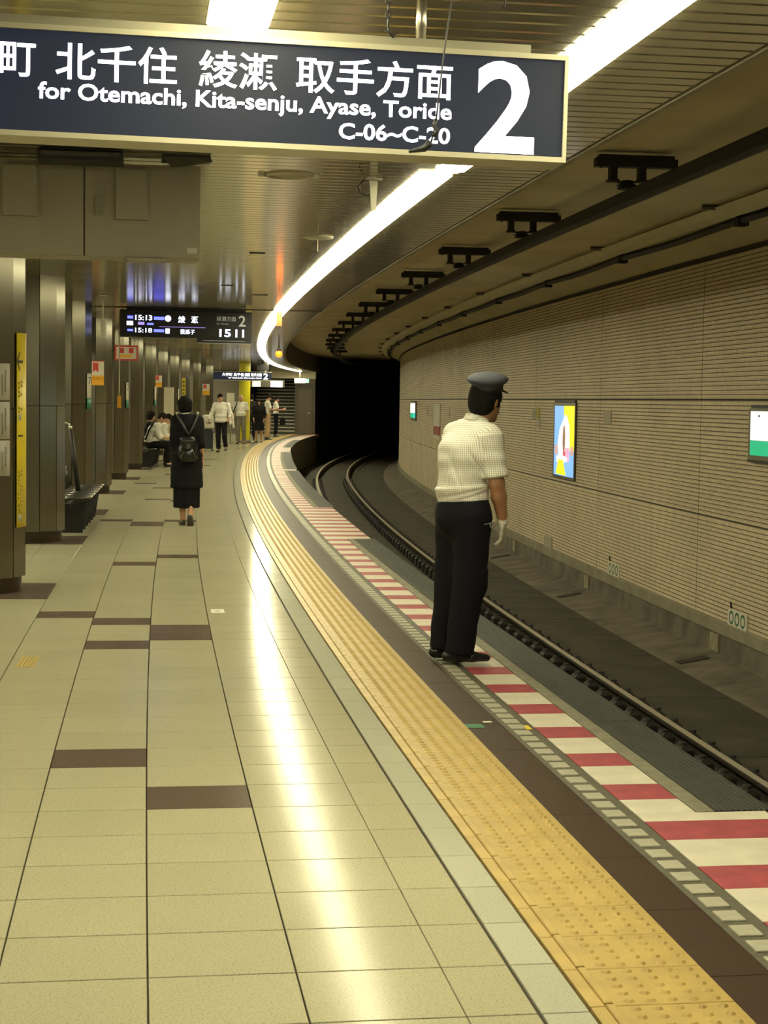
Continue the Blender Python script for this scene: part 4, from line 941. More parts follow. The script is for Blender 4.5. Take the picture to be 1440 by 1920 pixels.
STAND = dict(hipL=(-.09, 0, .90), hipR=(.09, 0, .90), kneeL=(-.095, .02, .48), kneeR=(.095, .02, .48), ankL=(-.10, -.02, .085), ankR=(.10, -.02, .085), footL=(-8, 0), footR=(8, 0),
             pelvis=(0, 0, .95), waist=(0, .005, 1.08), chest=(0, 0, 1.27), neck=(0, -.01, 1.44), head=(0, .015, 1.585), shL=(-.185, -.01, 1.385), shR=(.185, -.01, 1.385),
             elL=(-.235, -.03, 1.10), elR=(.235, -.03, 1.10), wrL=(-.245, .05, .86), wrR=(.245, .05, .86), handL=None, handR=None, yaw=0, headyaw=0, headpitch=0)
def rot(az, pit=0):
    """facing yaw (degrees, positive turns to the left) then nod (positive looks down)"""
    a = math.radians(az); p = math.radians(pit); Rz = np.array([[math.cos(a), -math.sin(a), 0], [math.sin(a), math.cos(a), 0], [0, 0, 1]]); Rx = np.array([[1, 0, 0], [0, math.cos(-p), -math.sin(-p)], [0, math.sin(-p), math.cos(-p)]]); return Rz @ Rx
def person(label, loc, rz, h, pose, outfit, res=.012, group=None):
    q = dict(STAND); q.update(pose); s = h / 1.70
    G = {k: (np.array(v, float) * s if isinstance(v, tuple) and len(v) == 3 else v) for k, v in q.items()}
    root = thing('person', label, 'person', loc, rz, group)
    fem = outfit.get('fem', 0); bulk = outfit.get('bulk', 1.)
    e1 = rot(q['yaw']) @ V(1, 0, 0); RH = rot(q['headyaw'], q['headpitch']); hc = G['head']
    def H(x, y, z): return hc + RH @ (V(x, y, z) * s)
    ex, eu = RH @ V(1, 0, 0), RH @ V(0, 0, 1)
    # ---------- body (skin)
    b = Body()
    b.ball(H(0, -.008, .03), (.074 * s, .092 * s, .088 * s), ex, eu, k=.02); b.ball(H(0, .022, -.035), (.058 * s, .066 * s, .078 * s), ex, eu, k=.03)
    b.E(H(0, .082, .012), H(0, .106, -.022), .009 * s, .014 * s, k=.012); b.E(H(-.022, .075, -.062), H(.022, .075, -.062), .010 * s, .010 * s, k=.012)
    b.E(H(-.045, .068, .03), H(.045, .068, .03), .014 * s, .014 * s, k=.015)
    for sx in (-1, 1): b.ball(H(sx * .076, -.008, -.012), (.010 * s, .020 * s, .032 * s), ex, eu, k=.006)
    b.E(G['neck'] - V(0, 0, .04) * s, H(0, -.015, -.06), (.060 - .012 * fem) * s, (.054 - .012 * fem) * s, k=.03)
    b.E(G['pelvis'], G['waist'], (.145 * s, .095 * s), (.125 * s, .085 * s), e1, k=.04); b.E(G['waist'], G['chest'], (.125 * s, .085 * s), (.148 * s, .098 * s), e1, k=.05); b.E(G['chest'], G['neck'] - V(0, 0, .05) * s, (.15 * s, .095 * s), (.11 * s, .06 * s), e1, k=.05)
    ex_ = []
    for sd, sg in (('L', -1), ('R', 1)):
        sh, el, wr, hp, kn, an = (G[k + sd] for k in ('sh', 'el', 'wr', 'hip', 'knee', 'ank'))
        b.E(G['neck'] - V(0, 0, .06) * s, sh, .05 * s, .05 * s, k=.04); b.E(sh, el, .048 * s * bulk, .038 * s, k=.03); b.E(el, wr, .041 * s, .027 * s, k=.015)
        b.E(hp, kn, .078 * s, .052 * s, k=.03); b.E(kn, kn + (an - kn) * .35, .050 * s, .056 * s, k=.02); b.E(kn + (an - kn) * .35, an, .054 * s, .034 * s, k=.02)
        fd = wr - el if q['hand' + sd] is None else np.array(q['hand' + sd], float)
        pal = outfit.get('palm' + sd, -sg * e1)
        ex_.append(hand_mesh(wr, fd, pal, sg, s))
        fa, fp = q['foot' + sd]; Rf = rot(-fa, fp); b.E(an, an + Rf @ V(0, .10, -.045) * s, .034 * s, .028 * s, k=.02)
    sdf_obj('body', b, res, M_skin, root, ex_)
    for sx in (-1, 1):
        m_ = MB(); c = H(sx * .031, .083, .006); m_.ell(c, (.013 * s, .008 * s, .007 * s), 6); m_.build('eye', M_eye, root)
    m_ = MB(); c0, c1 = H(-.02, .088, -.068), H(.02, .088, -.068); m_.tube([c0, (c0 + c1) / 2 + RH @ V(0, .004, 0), c1], .005 * s, 6); m_.build('mouth', M_lip, root)
    # ---------- hair
    hb = Body(); st = outfit.get('hair', 'short')
    hb.ball(H(0, -.012, .038), (.083 * s, .10 * s, .093 * s), ex, eu, k=.01)
    if st == 'bob': hb.ball(H(0, -.012, .03), (.096 * s, .106 * s, .096 * s), ex, eu, k=.01); hb.ball(H(0, -.022, -.04), (.093 * s, .090 * s, .075 * s), ex, eu, k=.03)
    else: hb.ball(H(0, -.045, -.015), (.070 * s, .055 * s, .07 * s), ex, eu, k=.03)
    # open the face
    hb.ball(H(0, .105, -.055), (.078 * s, .075 * s, .10 * s), ex, eu, op='sub')
    if st == 'bald': hb = Body(); hb.ball(H(0, -.03, -.01), (.079 * s, .078 * s, .055 * s), ex, eu, k=.01)
    sdf_obj('hair', hb, min(res, .010), outfit.get('hairmat', M_hair), root)
    # ---------- bottoms
    bt = outfit.get('bottom', 'trousers')
    if bt == 'trousers':
        t = Body(); w_ = outfit.get('leg', 1.)
        t.E(G['pelvis'] - V(0, 0, .03) * s, G['pelvis'] + (G['waist'] - G['pelvis']) * .6, (.168 * s * bulk, .112 * s * bulk), (.150 * s * bulk, .105 * s * bulk), e1, k=.04, cap=.02)
        for sd in 'LR':
            hp, kn, an = (G[k + sd] for k in ('hip', 'knee', 'ank'))
            t.E(hp, kn, .096 * s * bulk, .073 * s * w_, k=.04); t.E(kn, an + (kn - an) * .06, .072 * s * w_, .066 * s * w_, k=.03, cap=.018)
        t.disp(lambda X, Y, Z: .0035 * np.sin(Z * 46 + 14 * X + 9 * Y) * np.sin(Z * 17 + 20 * Y))
        sdf_obj('trousers', t, res, outfit['bottommat'], root)
    else:
        t = Body(); hem = outfit['hem'] * s; pv = G['pelvis']; fw_ = outfit.get('flare', 1.)
        t.E(pv + V(0, 0, .12) * s, pv, (.14 * s, .10 * s), (.17 * s, .125 * s), e1, k=.03); t.E(pv, V(pv[0], pv[1] + .01, hem), (.17 * s, .125 * s), (.20 * s * fw_, .16 * s * fw_), e1, k=.03, cap=.015)
        t.disp(lambda X, Y, Z: .006 * np.sin(np.arctan2(Y - pv[1], X - pv[0]) * 9) * np.clip((pv[2] - Z) * 3, 0, 1))
        sdf_obj('skirt', t, res, outfit['bottommat'], root)
    # ---------- top
    t = Body(); g_ = outfit.get('loose', .018) * s; low = outfit.get('toplow')
    pv = G['pelvis']; wa = G['waist']; chs = G['chest']; nk = G['neck']
    if low: t.E(pv + V(0, 0, (low - .95)) * s, pv, ((.185 if not fem else .19) * s * outfit.get('flare_top', 1.), .14 * s * outfit.get('flare_top', 1.)), (.165 * s + g_, .11 * s + g_), e1, k=.03, cap=.015)
    t.E(pv + (wa - pv) * (.15 if low is None else -.2), wa, ((.15 * bulk) * s + g_, .105 * bulk * s + g_), (.135 * bulk * s + g_, .095 * bulk * s + g_), e1, k=.04, cap=.02)
    t.E(wa, chs, (.135 * bulk * s + g_, .095 * bulk * s + g_), ((.155 - .012 * fem) * s + g_, .10 * s + g_), e1, k=.05); t.E(chs, nk - V(0, 0, .05) * s, ((.155 - .012 * fem) * s + g_, .10 * s + g_), (.11 * s + g_, .055 * s + g_), e1, k=.05)
    t.E(nk - V(0, 0, .05) * s, nk + V(0, 0, .012) * s, .068 * s, .062 * s, k=.015, cap=.01)
    slv = outfit.get('sleeve', 1.)        # 0.45 short, 1 long
    for sd in 'LR':
        sh, el, wr = (G[k + sd] for k in ('sh', 'el', 'wr')); t.E(nk - V(0, 0, .06) * s, sh, .058 * s, .060 * s, k=.05)
        if slv < .6: t.E(sh, sh + (el - sh) * (slv * 1.7), .062 * s, .066 * s, k=.03, cap=.012)
        else: t.E(sh, el, .062 * s + g_ * .3, .050 * s + g_ * .3, k=.03); t.E(el, el + (wr - el) * (slv - .6) / .4 * .96, .050 * s + g_ * .3, .040 * s + g_ * .3, k=.02, cap=.012)
    if not outfit.get('smooth'): t.disp(lambda X, Y, Z: .004 * np.sin(Z * 38 + 16 * X) * np.sin(Z * 13 - 22 * X + 8 * Y))
    sdf_obj(outfit.get('topname', 'shirt'), t, res, outfit['topmat'], root)
    # ---------- shoes
    for sd in 'LR':
        an = G['ank' + sd]; fa, fp = q['foot' + sd]; Rf = rot(-fa, fp); t = Body()
        F = lambda x, y, z: an + Rf @ (V(x, y, z) * s)
        t.E(F(0, -.035, -.048), F(0, .08, -.050), (.036 * s, .034 * s), (.043 * s, .032 * s), Rf @ V(1, 0, 0), k=.02); t.E(F(0, .08, -.052), F(0, .165, -.058), (.043 * s, .030 * s), (.034 * s, .022 * s), Rf @ V(1, 0, 0), k=.02)
        if not outfit.get('lowshoe'): t.E(F(0, -.01, .0), F(0, .0, -.05), .042 * s, .042 * s, k=.02)
        t.cut(Rf @ V(0, 0, -1), F(0, 0, -.085)); sdf_obj('shoe', t, min(res, .010), outfit.get('shoemat', M_shoe), root)
    return root, G, H, e1, s

# ---------------- the guard on the platform edge (built facing the camera's right, away)
from types import SimpleNamespace
def guard():
    loc = P(9.97, .722); loc = Vector((loc.x, loc.y, 0.0145)); root = thing('person', 'station guard in navy cap, checked shirt and white glove watching the track', 'person', loc, 0.)
    a_t, a_p, a_h = 44, 50, 46           # headings of chest, hips, head: degrees turned right from straight away
    R_ = lambda a: rot(-a); et, ep = R_(a_t) @ V(1, 0, 0), R_(a_p) @ V(1, 0, 0); ft, fp = R_(a_t) @ V(0, 1, 0), R_(a_p) @ V(0, 1, 0)
    pv = V(.018, 0, .94); wa = V(.0, 0, 1.08); ch_ = V(.012, 0, 1.27); nk = V(.078, .03, 1.465)
    hc = V(.146, .05, 1.60); RH = R_(a_h) @ rot(0, 8); ex, eu = RH @ V(1, 0, 0), RH @ V(0, 0, 1)
    H = lambda x, y, z: hc + RH @ V(x, y, z)
    shR = V(.165, -.085, 1.39); elR = V(.205, -.10, 1.10); wrR = V(.250, -.045, .868); shL = V(-.05, .155, 1.39); elL = V(.02, .25, 1.12); wrL = V(.11, .27, .90)
    hipR = V(.060, -.075, .89); kneR = V(.045, -.055, .48); ankR = V(-.015, -.045, .09); hipL = V(-.045, .075, .89); kneL = V(-.055, .10, .48); ankL = V(-.095, .13, .09)
    # body
    b = Body()
    b.ball(H(0, -.008, .03), (.076, .095, .09), ex, eu, k=.02); b.ball(H(0, .024, -.04), (.062, .070, .080), ex, eu, k=.03); b.E(H(0, .084, .012), H(0, .108, -.022), .010, .015, k=.012); b.E(H(-.024, .080, -.066), H(.024, .080, -.066), .011, .011, k=.012)
    b.E(H(-.045, .07, .03), H(.045, .07, .03), .014, .014, k=.015); b.ball(H(0, .062, -.105), (.030, .028, .022), ex, eu, k=.02)
    for sx in (-1, 1): b.ball(H(sx * .079, -.008, -.012), (.010, .022, .034), ex, eu, k=.006)
    b.E(nk - V(0, 0, .04), H(0, -.02, -.06), .062, .058, k=.03)
    b.E(pv, wa, (.14, .10), (.13, .10), ep, k=.04); b.E(wa, ch_, (.13, .10), (.15, .10), et, k=.05); b.E(ch_, nk - V(0, 0, .06), (.15, .095), (.10, .06), et, k=.05)
    for sh, el, wr, hp, kn, an in ((shR, elR, wrR, hipR, kneR, ankR), (shL, elL, wrL, hipL, kneL, ankL)):
        b.E(nk - V(0, 0, .08), sh, .05, .05, k=.04); b.E(sh, el, .050, .046, k=.03); b.E(el, el + (wr - el) * .35, .047, .046, k=.02); b.E(el + (wr - el) * .35, wr, .045, .030, k=.02); b.E(hp, kn, .078, .055, k=.03); b.E(kn, an, .056, .040, k=.02)
        b.E(an, an + V(.09, .02, -.04), .036, .03, k=.02)
    exh = [hand_mesh(wrL, (.3, .0, -1), -et, -1)]
    sdf_obj('body', b, .0075, mat('guard_skin', (.34, .175, .09), .5, var=.06, vscale=14.), root, exh)
    for sx in (-1, 1): m_ = MB(); m_.ell(H(sx * .032, .086, .006), (.010, .010, .007), 6); m_.build('eye', M_eye, root)
    # hair
    hb = Body(); hb.ball(H(0, -.018, .03), (.094, .110, .098), ex, eu, k=.01); hb.ball(H(0, -.050, -.032), (.086, .070, .080), ex, eu, k=.03)
    for sx in (-1, 1): hb.E(H(sx * .078, .02, .02), H(sx * .077, .022, -.03), .012, .010, k=.015)
    hb.ball(H(0, .105, -.06), (.078, .075, .10), ex, eu, op='sub'); hb.ball(H(.085, .0, -.02), (.018, .018, .028), ex, eu, op='sub'); hb.cut(-eu, H(0, 0, -.105)); sdf_obj('hair', hb, .006, M_hair, root)
    # cap: crown, band, peak
    HC = lambda x, y, z: hc + RHc @ V(x, y, z); RHc = np.array([[1, 0, 0], [0, math.cos(.2), -math.sin(.2)], [0, math.sin(.2), math.cos(.2)]]) @ R_(a_h)
    cp = thing_part = bpy.data.objects.new('cap', None); COL.objects.link(cp); cp.parent = root; cp.location = hc + RHc @ V(0, 0, .088); cp.rotation_euler = Matrix(RHc.tolist()).to_euler()
    c = MB(); c.lathe([(.097, .0), (.101, .012), (.114, .022), (.125, .033), (.1285, .042), (.126, .050), (.112, .062), (.085, .073), (.05, .080), (.001, .083)], 40, (0, 0, 0), sx=.96, sy=1.02); c.build('crown', mat('cap_navy', (.040, .045, .062), .8, var=.1, vscale=40., bump=.15, bscale=200.), cp)
    c = MB(); c.lathe([(.090, -.03), (.0985, -.028), (.0985, .006), (.09, .008)], 36, (0, 0, 0), sx=.94, sy=1.03); c.build('band', mat('cap_band', (.006, .006, .007), .6), cp)
    c = MB(); vs = []; n = 14
    for k in range(n + 1):
        a = math.radians(25 + 130 * k / n); r0 = .094; r1 = .094 + .052 * math.sin(math.pi * k / n) ** .6; vs += [(r0 * .94 * math.cos(a), r0 * 1.03 * math.sin(a), -.022), (r1 * .94 * math.cos(a), r1 * 1.03 * math.sin(a), -.022 - (r1 - r0) * .6), (r1 * .94 * math.cos(a), r1 * 1.03 * math.sin(a), -.026 - (r1 - r0) * .6), (r0 * .94 * math.cos(a), r0 * 1.03 * math.sin(a), -.026)]
    c.add(vs, [(4 * k + i, 4 * k + (i + 1) % 4, 4 * k + 4 + (i + 1) % 4, 4 * k + 4 + i) for k in range(n) for i in range(4)], 0, True); c.build('peak', mat('cap_peak', (.005, .005, .005), .2), cp)
    # shirt: back, chest, sleeve; bloused over the belt
    t = Body()
    t.E(V(.010, 0, .985), V(.002, 0, 1.07), (.155, .125), (.160, .140), et, k=.04, cap=.018); t.E(V(.0, 0, 1.07), ch_, (.158, .140), (.168, .125), et, k=.06); t.E(ch_, V(.055, .02, 1.41), (.168, .122), (.135, .082), et, k=.06)
    t.E(nk - V(.0, 0, .07), nk + V(.010, .002, .028), .076, .071, k=.02, cap=.01)
    for sh, el in ((shR, elR), (shL, elL)): t.E(nk - V(0, 0, .085), sh, .060, .066, k=.06); t.E(sh, sh + (el - sh) * .86, .068, .078, k=.035, cap=.012)
    dg = lambda X, Y, Z, ax_, az_, nx, nz, wd: np.exp(-(((X - ax_) * nx + (Z - az_) * nz) / wd) ** 2)
    def folds(X, Y, Z):
        front = np.clip((-Y + .02) * 20, 0, 1)
        f = .0065 * dg(X, Y, Z, -.045, 1.16, .94, .34, .013) * np.clip((1.30 - Z) * 8, 0, 1) * np.clip((Z - 1.0) * 14, 0, 1)
        f += .003 * dg(X, Y, Z, -.045, 1.36, .93, -.36, .012) * np.clip((Z - 1.30) * 20, 0, 1) * np.clip((1.43 - Z) * 20, 0, 1)
        f += .0075 * dg(X, Y, Z, .03, 1.045, -.24, .97, .010) * np.clip((.16 - X) * 10, 0, 1) + .006 * dg(X, Y, Z, .05, 1.02, -.30, .95, .009)
        f += .006 * dg(X, Y, Z, .075, 1.22, .80, .60, .012) * np.clip((1.33 - Z) * 12, 0, 1) * np.clip((Z - 1.10) * 12, 0, 1) + .005 * dg(X, Y, Z, .055, 1.26, .87, .5, .010) * np.clip((1.36 - Z) * 12, 0, 1) * np.clip((Z - 1.14) * 12, 0, 1)
        f += .003 * np.sin(Z * 55 + 25 * X) * np.sin(Z * 16 - 30 * X)
        return f * front + .003 * np.sin(Z * 40 + 18 * X + 11 * Y) * np.sin(21 * X - 9 * Z)
    t.disp(folds); so = sdf_obj('shirt', t, .0062, check_mat(), root)
    co = np.empty(len(so.data.vertices) * 3); so.data.vertices.foreach_get('co', co); co = co.reshape(-1, 3)
    u_ = np.arctan2(co[:, 1], co[:, 0] - .01) * .16
    ax_ = (elR - shR) / np.linalg.norm(elR - shR); rel = co - shR; al = rel @ ax_; pr = rel - al[:, None] * ax_; near = (np.linalg.norm(pr, axis=1) < .088) & (al > -.02) & (co[:, 0] > .10)
    e_a = np.cross(ax_, [0, 1, 0]); e_a /= np.linalg.norm(e_a); e_b = np.cross(ax_, e_a)
    u_ = np.where(near, np.arctan2(pr @ e_b, pr @ e_a) * .072, u_)
    at_ = so.data.attributes.new('weave', 'FLOAT', 'POINT'); at_.data.foreach_set('value', u_.astype(np.float32))
    # collar
    c = Body(); c.E(nk + V(-.0, 0, -.005), nk + V(.012, .004, .034), .080, .074, k=.0, cap=.012); c.E(nk + V(-.02, 0, -.06), nk + V(.014, .004, .07), .064, .064, op='sub', k=0); sdf_obj('collar', c, .006, check_mat(), root)
    # trousers and belt
    t = Body(); t.E(V(.022, 0, .87), V(.012, 0, .985), (.165, .140), (.158, .130), ep, k=.04, cap=.015)
    t.ball(V(-.035, -.03, .89), (.12, .12, .13), ep, (0, 0, 1), k=.05)
    t.E(hipR, kneR + V(.015, 0, 0), .120, .098, k=.05); t.E(kneR + V(.017, 0, .10), ankR + V(.014, 0, -.028), .098, .088, k=.04, cap=.015); t.E(hipL, kneL, .115, .090, k=.05); t.E(kneL + V(.002, 0, .10), ankL + V(.0, 0, -.02), .091, .080, k=.04, cap=.015)
    t.disp(lambda X, Y, Z: .004 * np.sin(Z * 24 + 20 * X) * np.sin(Z * 11 + 16 * Y) + .005 * np.exp(-((X - .02 + (.5 - Z) * .05) / .008) ** 2) * np.clip((.85 - Z) * 5, 0, 1))
    sdf_obj('trousers', t, .0075, M_navy_cloth, root)
    t = Body(); t.E(V(.016, 0, .962), V(.014, 0, .990), (.163, .134), (.161, .132), ep, k=0, cap=.006); sdf_obj('belt', t, .006, mat('belt', (.014, .011, .010), .35), root)
    # key cord at the hip
    c = MB(); c.tube([(.03, -.155, .865), (.07, -.165, .856), (.12, -.170, .855), (.16, -.165, .862), (.185, -.158, .87)], .0032, 6); c.tube([(.165, -.166, .862), (.172, -.168, .835)], .004, 6); c.build('key_cord', mat('cord_blue', (.20, .22, .24), .5), root)
    # shoes
    for an, ang in ((ankR, 84), (ankL, 70)):
        Rf = rot(-ang); F = lambda x, y, z: an + Rf @ V(x, y, z); t = Body(); t.E(F(0, -.055, -.05), F(0, .09, -.052), (.038, .036), (.046, .034), Rf @ V(1, 0, 0), k=.02); t.E(F(0, .09, -.054), F(0, .185, -.060), (.046, .031), (.036, .022), Rf @ V(1, 0, 0), k=.02); t.E(F(0, -.02, .0), F(0, -.01, -.05), .046, .044, k=.02)
        t.cut((0, 0, -1), (0, 0, .004)); sdf_obj('shoe', t, .006, M_shoe, root)
    # white gloves
    hv, hf = hand_mesh(wrR, (-.02, .08, -1), V(-.95, .2, 0), 1, 1.06, gl=True); g_ = Body(); g_.E(wrR + V(-.006, 0, .045), wrR + V(-.002, .002, -.015), .037, .034, k=.01, cap=.01)
    sdf_obj('glove', g_, .006, cloth('glove_white', (.60, .58, .50)), root, [(hv, hf)])
    hv, hf = hand_mesh(wrL, (.3, 0, -1), -et, -1, 1.06, gl=True); g_ = Body(); g_.E(wrL + V(0, 0, .045), wrL + V(0, 0, -.015), .037, .034, k=.01, cap=.01); sdf_obj('glove', g_, .006, cloth('glove_white', (.6, .58, .5)), root, [(hv, hf)])
def check_mat():
    if 'check_shirt' in MATS: return MATS['check_shirt']
    m = mat('check_shirt', (.66, .63, .52), .85, spec=.2); nt = m.node_tree; b = nt.nodes['Principled BSDF']
    tc = nt.nodes.new('ShaderNodeTexCoord'); sp = nt.nodes.new('ShaderNodeSeparateXYZ'); nt.links.new(tc.outputs['Object'], sp.inputs[0])
    def M2(op, a, b_=None, c=None):
        n = nt.nodes.new('ShaderNodeMath'); n.operation = op
        for i, x in enumerate((a, b_, c)):
            if x is None: continue
            if hasattr(x, 'is_output'): nt.links.new(x, n.inputs[i])
            else: n.inputs[i].default_value = x
        return n.outputs[0]
    an_ = nt.nodes.new('ShaderNodeAttribute'); an_.attribute_name = 'weave'; u = an_.outputs['Fac']
    def line(x, per, duty): return M2('LESS_THAN', M2('FRACT', M2('DIVIDE', M2('ADD', x, 10.), per)), duty)
    lv = line(u, .0128, .36); lh = line(sp.outputs['Z'], .0128, .32)
    f = M2('ADD', M2('MULTIPLY', lv, .42), M2('MULTIPLY', lh, .28))
    mx = nt.nodes.new('ShaderNodeMix'); mx.data_type = 'RGBA'; mx.inputs[6].default_value = (.88, .86, .77, 1); mx.inputs[7].default_value = (.20, .195, .15, 1); nt.links.new(f, mx.inputs[0]); nt.links.new(mx.outputs[2], b.inputs['Base Color'])
    return m
guard()

# ---------------- the other people
HEAD_ON = math.pi          # facing the camera
# woman walking away with a backpack
wl = P(20.93, -.87)
root, G, H, e1, s = person('woman in black dress with black backpack walking away down the platform', wl, RZ(20.9) + .05, 1.63,
    dict(kneeL=(-.06, .03, .48), ankL=(-.045, .03, .085), footL=(-6, 0), kneeR=(.07, .03, .48), ankR=(.045, -.13, .125), footR=(6, 52), elL=(-.17, -.03, 1.10), wrL=(-.13, .12, .94), elR=(.178, -.05, 1.09), wrR=(.205, .02, .87), shL=(-.145, -.01, 1.375), shR=(.145, -.01, 1.375), head=(-.025, .02, 1.575)),
    dict(fem=1, hair='bob', bottom='skirt', bottommat=M_black_cloth, hem=.24, flare=.86, topmat=M_black_cloth, topname='coat', toplow=.50, flare_top=1.13, sleeve=.72, loose=.035, lowshoe=1, shoemat=mat('shoe_grey', (.06, .055, .045), .5)), .0105)
M_leather = mat('black_leather', (.010, .010, .010), .28, bump=.3, bscale=30.)
bp = thing('backpack', 'black leather backpack worn by the woman walking away', 'backpack', root.location + Vector((0, 0, 0)), root.rotation_euler[2])
t = Body(); t.E((.005, -.20, .88), (.005, -.19, 1.08), (.125, .065), (.105, .055), k=.03); t.E((.005, -.245, .84), (.005, -.245, .93), (.09, .04), (.085, .035), k=.02); t.disp(lambda X, Y, Z: .004 * np.sin(40 * Z + 20 * X)); sdf_obj('bag', t, .009, M_leather, bp)
t = Body(); t.E((-.06, -.25, 1.075), (.07, -.25, 1.075), .03, .03, k=.02); t.E((.005, -.265, 1.06), (.005, -.275, .97), (.05, .012), (.045, .012), k=.02); sdf_obj('flap', t, .008, M_leather, bp)
for sx in (-1, 1):
    c = MB(); c.tube([(.012, -.215, 1.14), (.01 + sx * .06, -.165, 1.25), (.0 + sx * .115, -.11, 1.36), (sx * .125, -.03, 1.43)], .016, 8); c.build('strap', mat('strap', (.022, .022, .022), .4), bp)
    c = MB(); c.box((sx * .075 + .005, -.292, .90), (.006, .008, .09), M=Matrix.Rotation(-sx * .45, 3, 'Y')); c.build('zip', M_chrome, bp)
    c = MB(); c.box((sx * .13, -.10, 1.415), (.03, .03, .02)); c.build('strap_buckle', M_white, bp)
t = Body(); t.E((-.02, -.005, 1.375), (-.022, .0, 1.43), .062, .056, k=0, cap=.012); sdf_obj('collar', t, .009, M_white_cloth, root)
c = MB(); c.box((.01, -.295, 1.0), (.03, .01, .014)); c.build('clasp', M_chrome, bp)

# man walking towards the camera, suitcase at his right hand
wl = P(49.6, -.80)
person('man in white long sleeved shirt and black trousers walking towards the camera', wl, RZ(50) + HEAD_ON - .1, 1.74,
    dict(kneeL=(-.12, .16, .50), ankL=(-.14, .0, .16), footL=(-5, 15), kneeR=(.08, .05, .48), ankR=(.07, .03, .085), wrR=(.36, .10, .92), elR=(.29, -.02, 1.12), elL=(-.27, -.02, 1.12), wrL=(-.25, .16, 1.0), headyaw=25, headpitch=12, head=(.03, .03, 1.58)),
    dict(hair='short', bottommat=M_black_cloth, topmat=M_white_cloth, topname='shirt', toplow=.88, sleeve=.95, loose=.03), .014)
jk = thing('folded_jacket', 'pale jacket hanging over the arm of the man in the white shirt', 'jacket', P(49.55, -.52, .86), RZ(50))
t = Body(); t.E((0, 0, .28), (.01, 0, .02), (.09, .06), (.07, .05), k=.02); t.disp(lambda X, Y, Z: .010 * np.sin(60 * X + 5 * Z)); sdf_obj('cloth', t, .012, M_white_cloth, jk); t = Body(); t.E((.06, -.02, .2), (.09, -.02, -.10), .035, .03, k=.02); sdf_obj('sleeve', t, .012, M_white_cloth, jk)
sc = thing('suitcase', 'navy suitcase standing beside the man in white, white bag on top', 'suitcase', P(50.3, -1.24), RZ(50))
c = MB(); c.box((0, 0, .37), (.34, .22, .58), ch=.03); c.build('shell', mat('suitcase_navy', (.018, .022, .035), .45), sc)
for x in (-.13, .13):
    c = MB(); c.lathe([(.03, -.015), (.03, .015)], 10); c.box((0, 0, .03), (.03, .02, .06)); o = c.build('wheel', M_black, sc); o.location = (x, 0, .04); o.rotation_euler = (0, math.pi / 2, 0)
    c = MB(); c.tube([(x * .7, .1, .65), (x * .7, .1, 1.02)], .01, 6); c.build('handle_rod', M_steel, sc)
c = MB(); c.tube([(-.095, .1, 1.02), (.095, .1, 1.02)], .014, 8); c.build('handle_grip', M_black, sc)
wb = thing('white_bag', 'white square bag strapped on top of the navy suitcase', 'bag', P(50.25, -1.23, .665), RZ(50))
t = Body(); t.E((0, 0, .07), (0, -.0, .40), (.19, .11), (.17, .09), k=.02, cap=.05); sdf_obj('sack', t, .014, M_white_cloth, wb); c = MB(); c.box((.03, -.115, .20), (.14, .012, .035)); c.build('logo_bar', M_black, wb); c = MB(); c.tube([(-.08, 0, .43), (-.05, 0, .53), (.05, 0, .53), (.08, 0, .43)], .012, 6); c.build('bag_handle', mat('bag_handle', (.3, .25, .15), .6), wb)

# man in grey trousers with a shoulder bag
root, G, H, e1, s = person('man in white short sleeved shirt and grey trousers with a shoulder bag', P(59.3, -.62), RZ(59) + HEAD_ON, 1.76,
    dict(headpitch=25, head=(0, .05, 1.575), wrL=(-.26, .06, .84), wrR=(.25, .1, .88), kneeL=(-.11, .06, .48), ankL=(-.12, .05, .085)), dict(hair='bald', hairmat=mat('hair_grey', (.10, .09, .07), .6), bottommat=M_grey_cloth, topmat=M_white_cloth, sleeve=.45, leg=1.1, bulk=1.06), .015)
sb = thing('shoulder_bag', 'black shoulder bag on the man in grey trousers', 'bag', root.location, root.rotation_euler[2])
t = Body(); t.E((.28, -.06, .70), (.27, -.04, 1.10), (.05, .13), (.05, .12), k=.02, cap=.03); sdf_obj('bag', t, .014, M_black_cloth, sb); c = MB(); c.tube([(.26, .02, 1.1), (.20, .10, 1.28), (.13, .05, 1.47), (.15, -.08, 1.44), (.25, -.1, 1.12)], .02, 6); c.build('strap', M_black_cloth, sb)
# woman in black dress facing the camera
person('woman in black dress and black boots standing before the stairs', P(61.1, -.06), RZ(61) + HEAD_ON, 1.60, dict(wrL=(-.20, .12, .90), wrR=(.21, .10, .92), headpitch=10, shL=(-.175, -.01, 1.375), shR=(.175, -.01, 1.375)),
    dict(fem=1, hair='bob', bottom='skirt', bottommat=M_black_cloth, hem=.48, flare=1.02, topmat=M_black_cloth, topname='dress', toplow=.70, sleeve=.9, loose=.035), .015)
# people waiting by the stairs
person('man in dark clothes with his back to the camera by the stairs', P(66.3, -.72), RZ(66), 1.78, dict(), dict(hair='short', bottommat=M_black_cloth, topmat=M_dgrey, topname='jacket', toplow=.88, sleeve=.45, loose=.03), .016)
ph = dict(elL=(-.20, .06, 1.12), wrL=(-.06, .30, 1.12), elR=(.20, .06, 1.12), wrR=(.07, .29, 1.14), handL=(.2, 1, .1), handR=(-.2, 1, .1), headpitch=30, head=(0, .055, 1.575))
k1, *_ = person('man in white shirt and khaki trousers looking at his phone', P(65.6, -.02), RZ(65) - 1.25, 1.80, ph, dict(hair='short', bottommat=M_khaki, topmat=M_white_cloth, sleeve=.45, bulk=1.05, leg=1.15), .016)
k2, *_ = person('man in white shirt and dark trousers looking at his phone, nearest the stairs', P(71.4, -.15), RZ(71) - 1.35, 1.74, ph, dict(hair='short', bottommat=M_navy_cloth, topmat=M_white_cloth, sleeve=.45), .016)
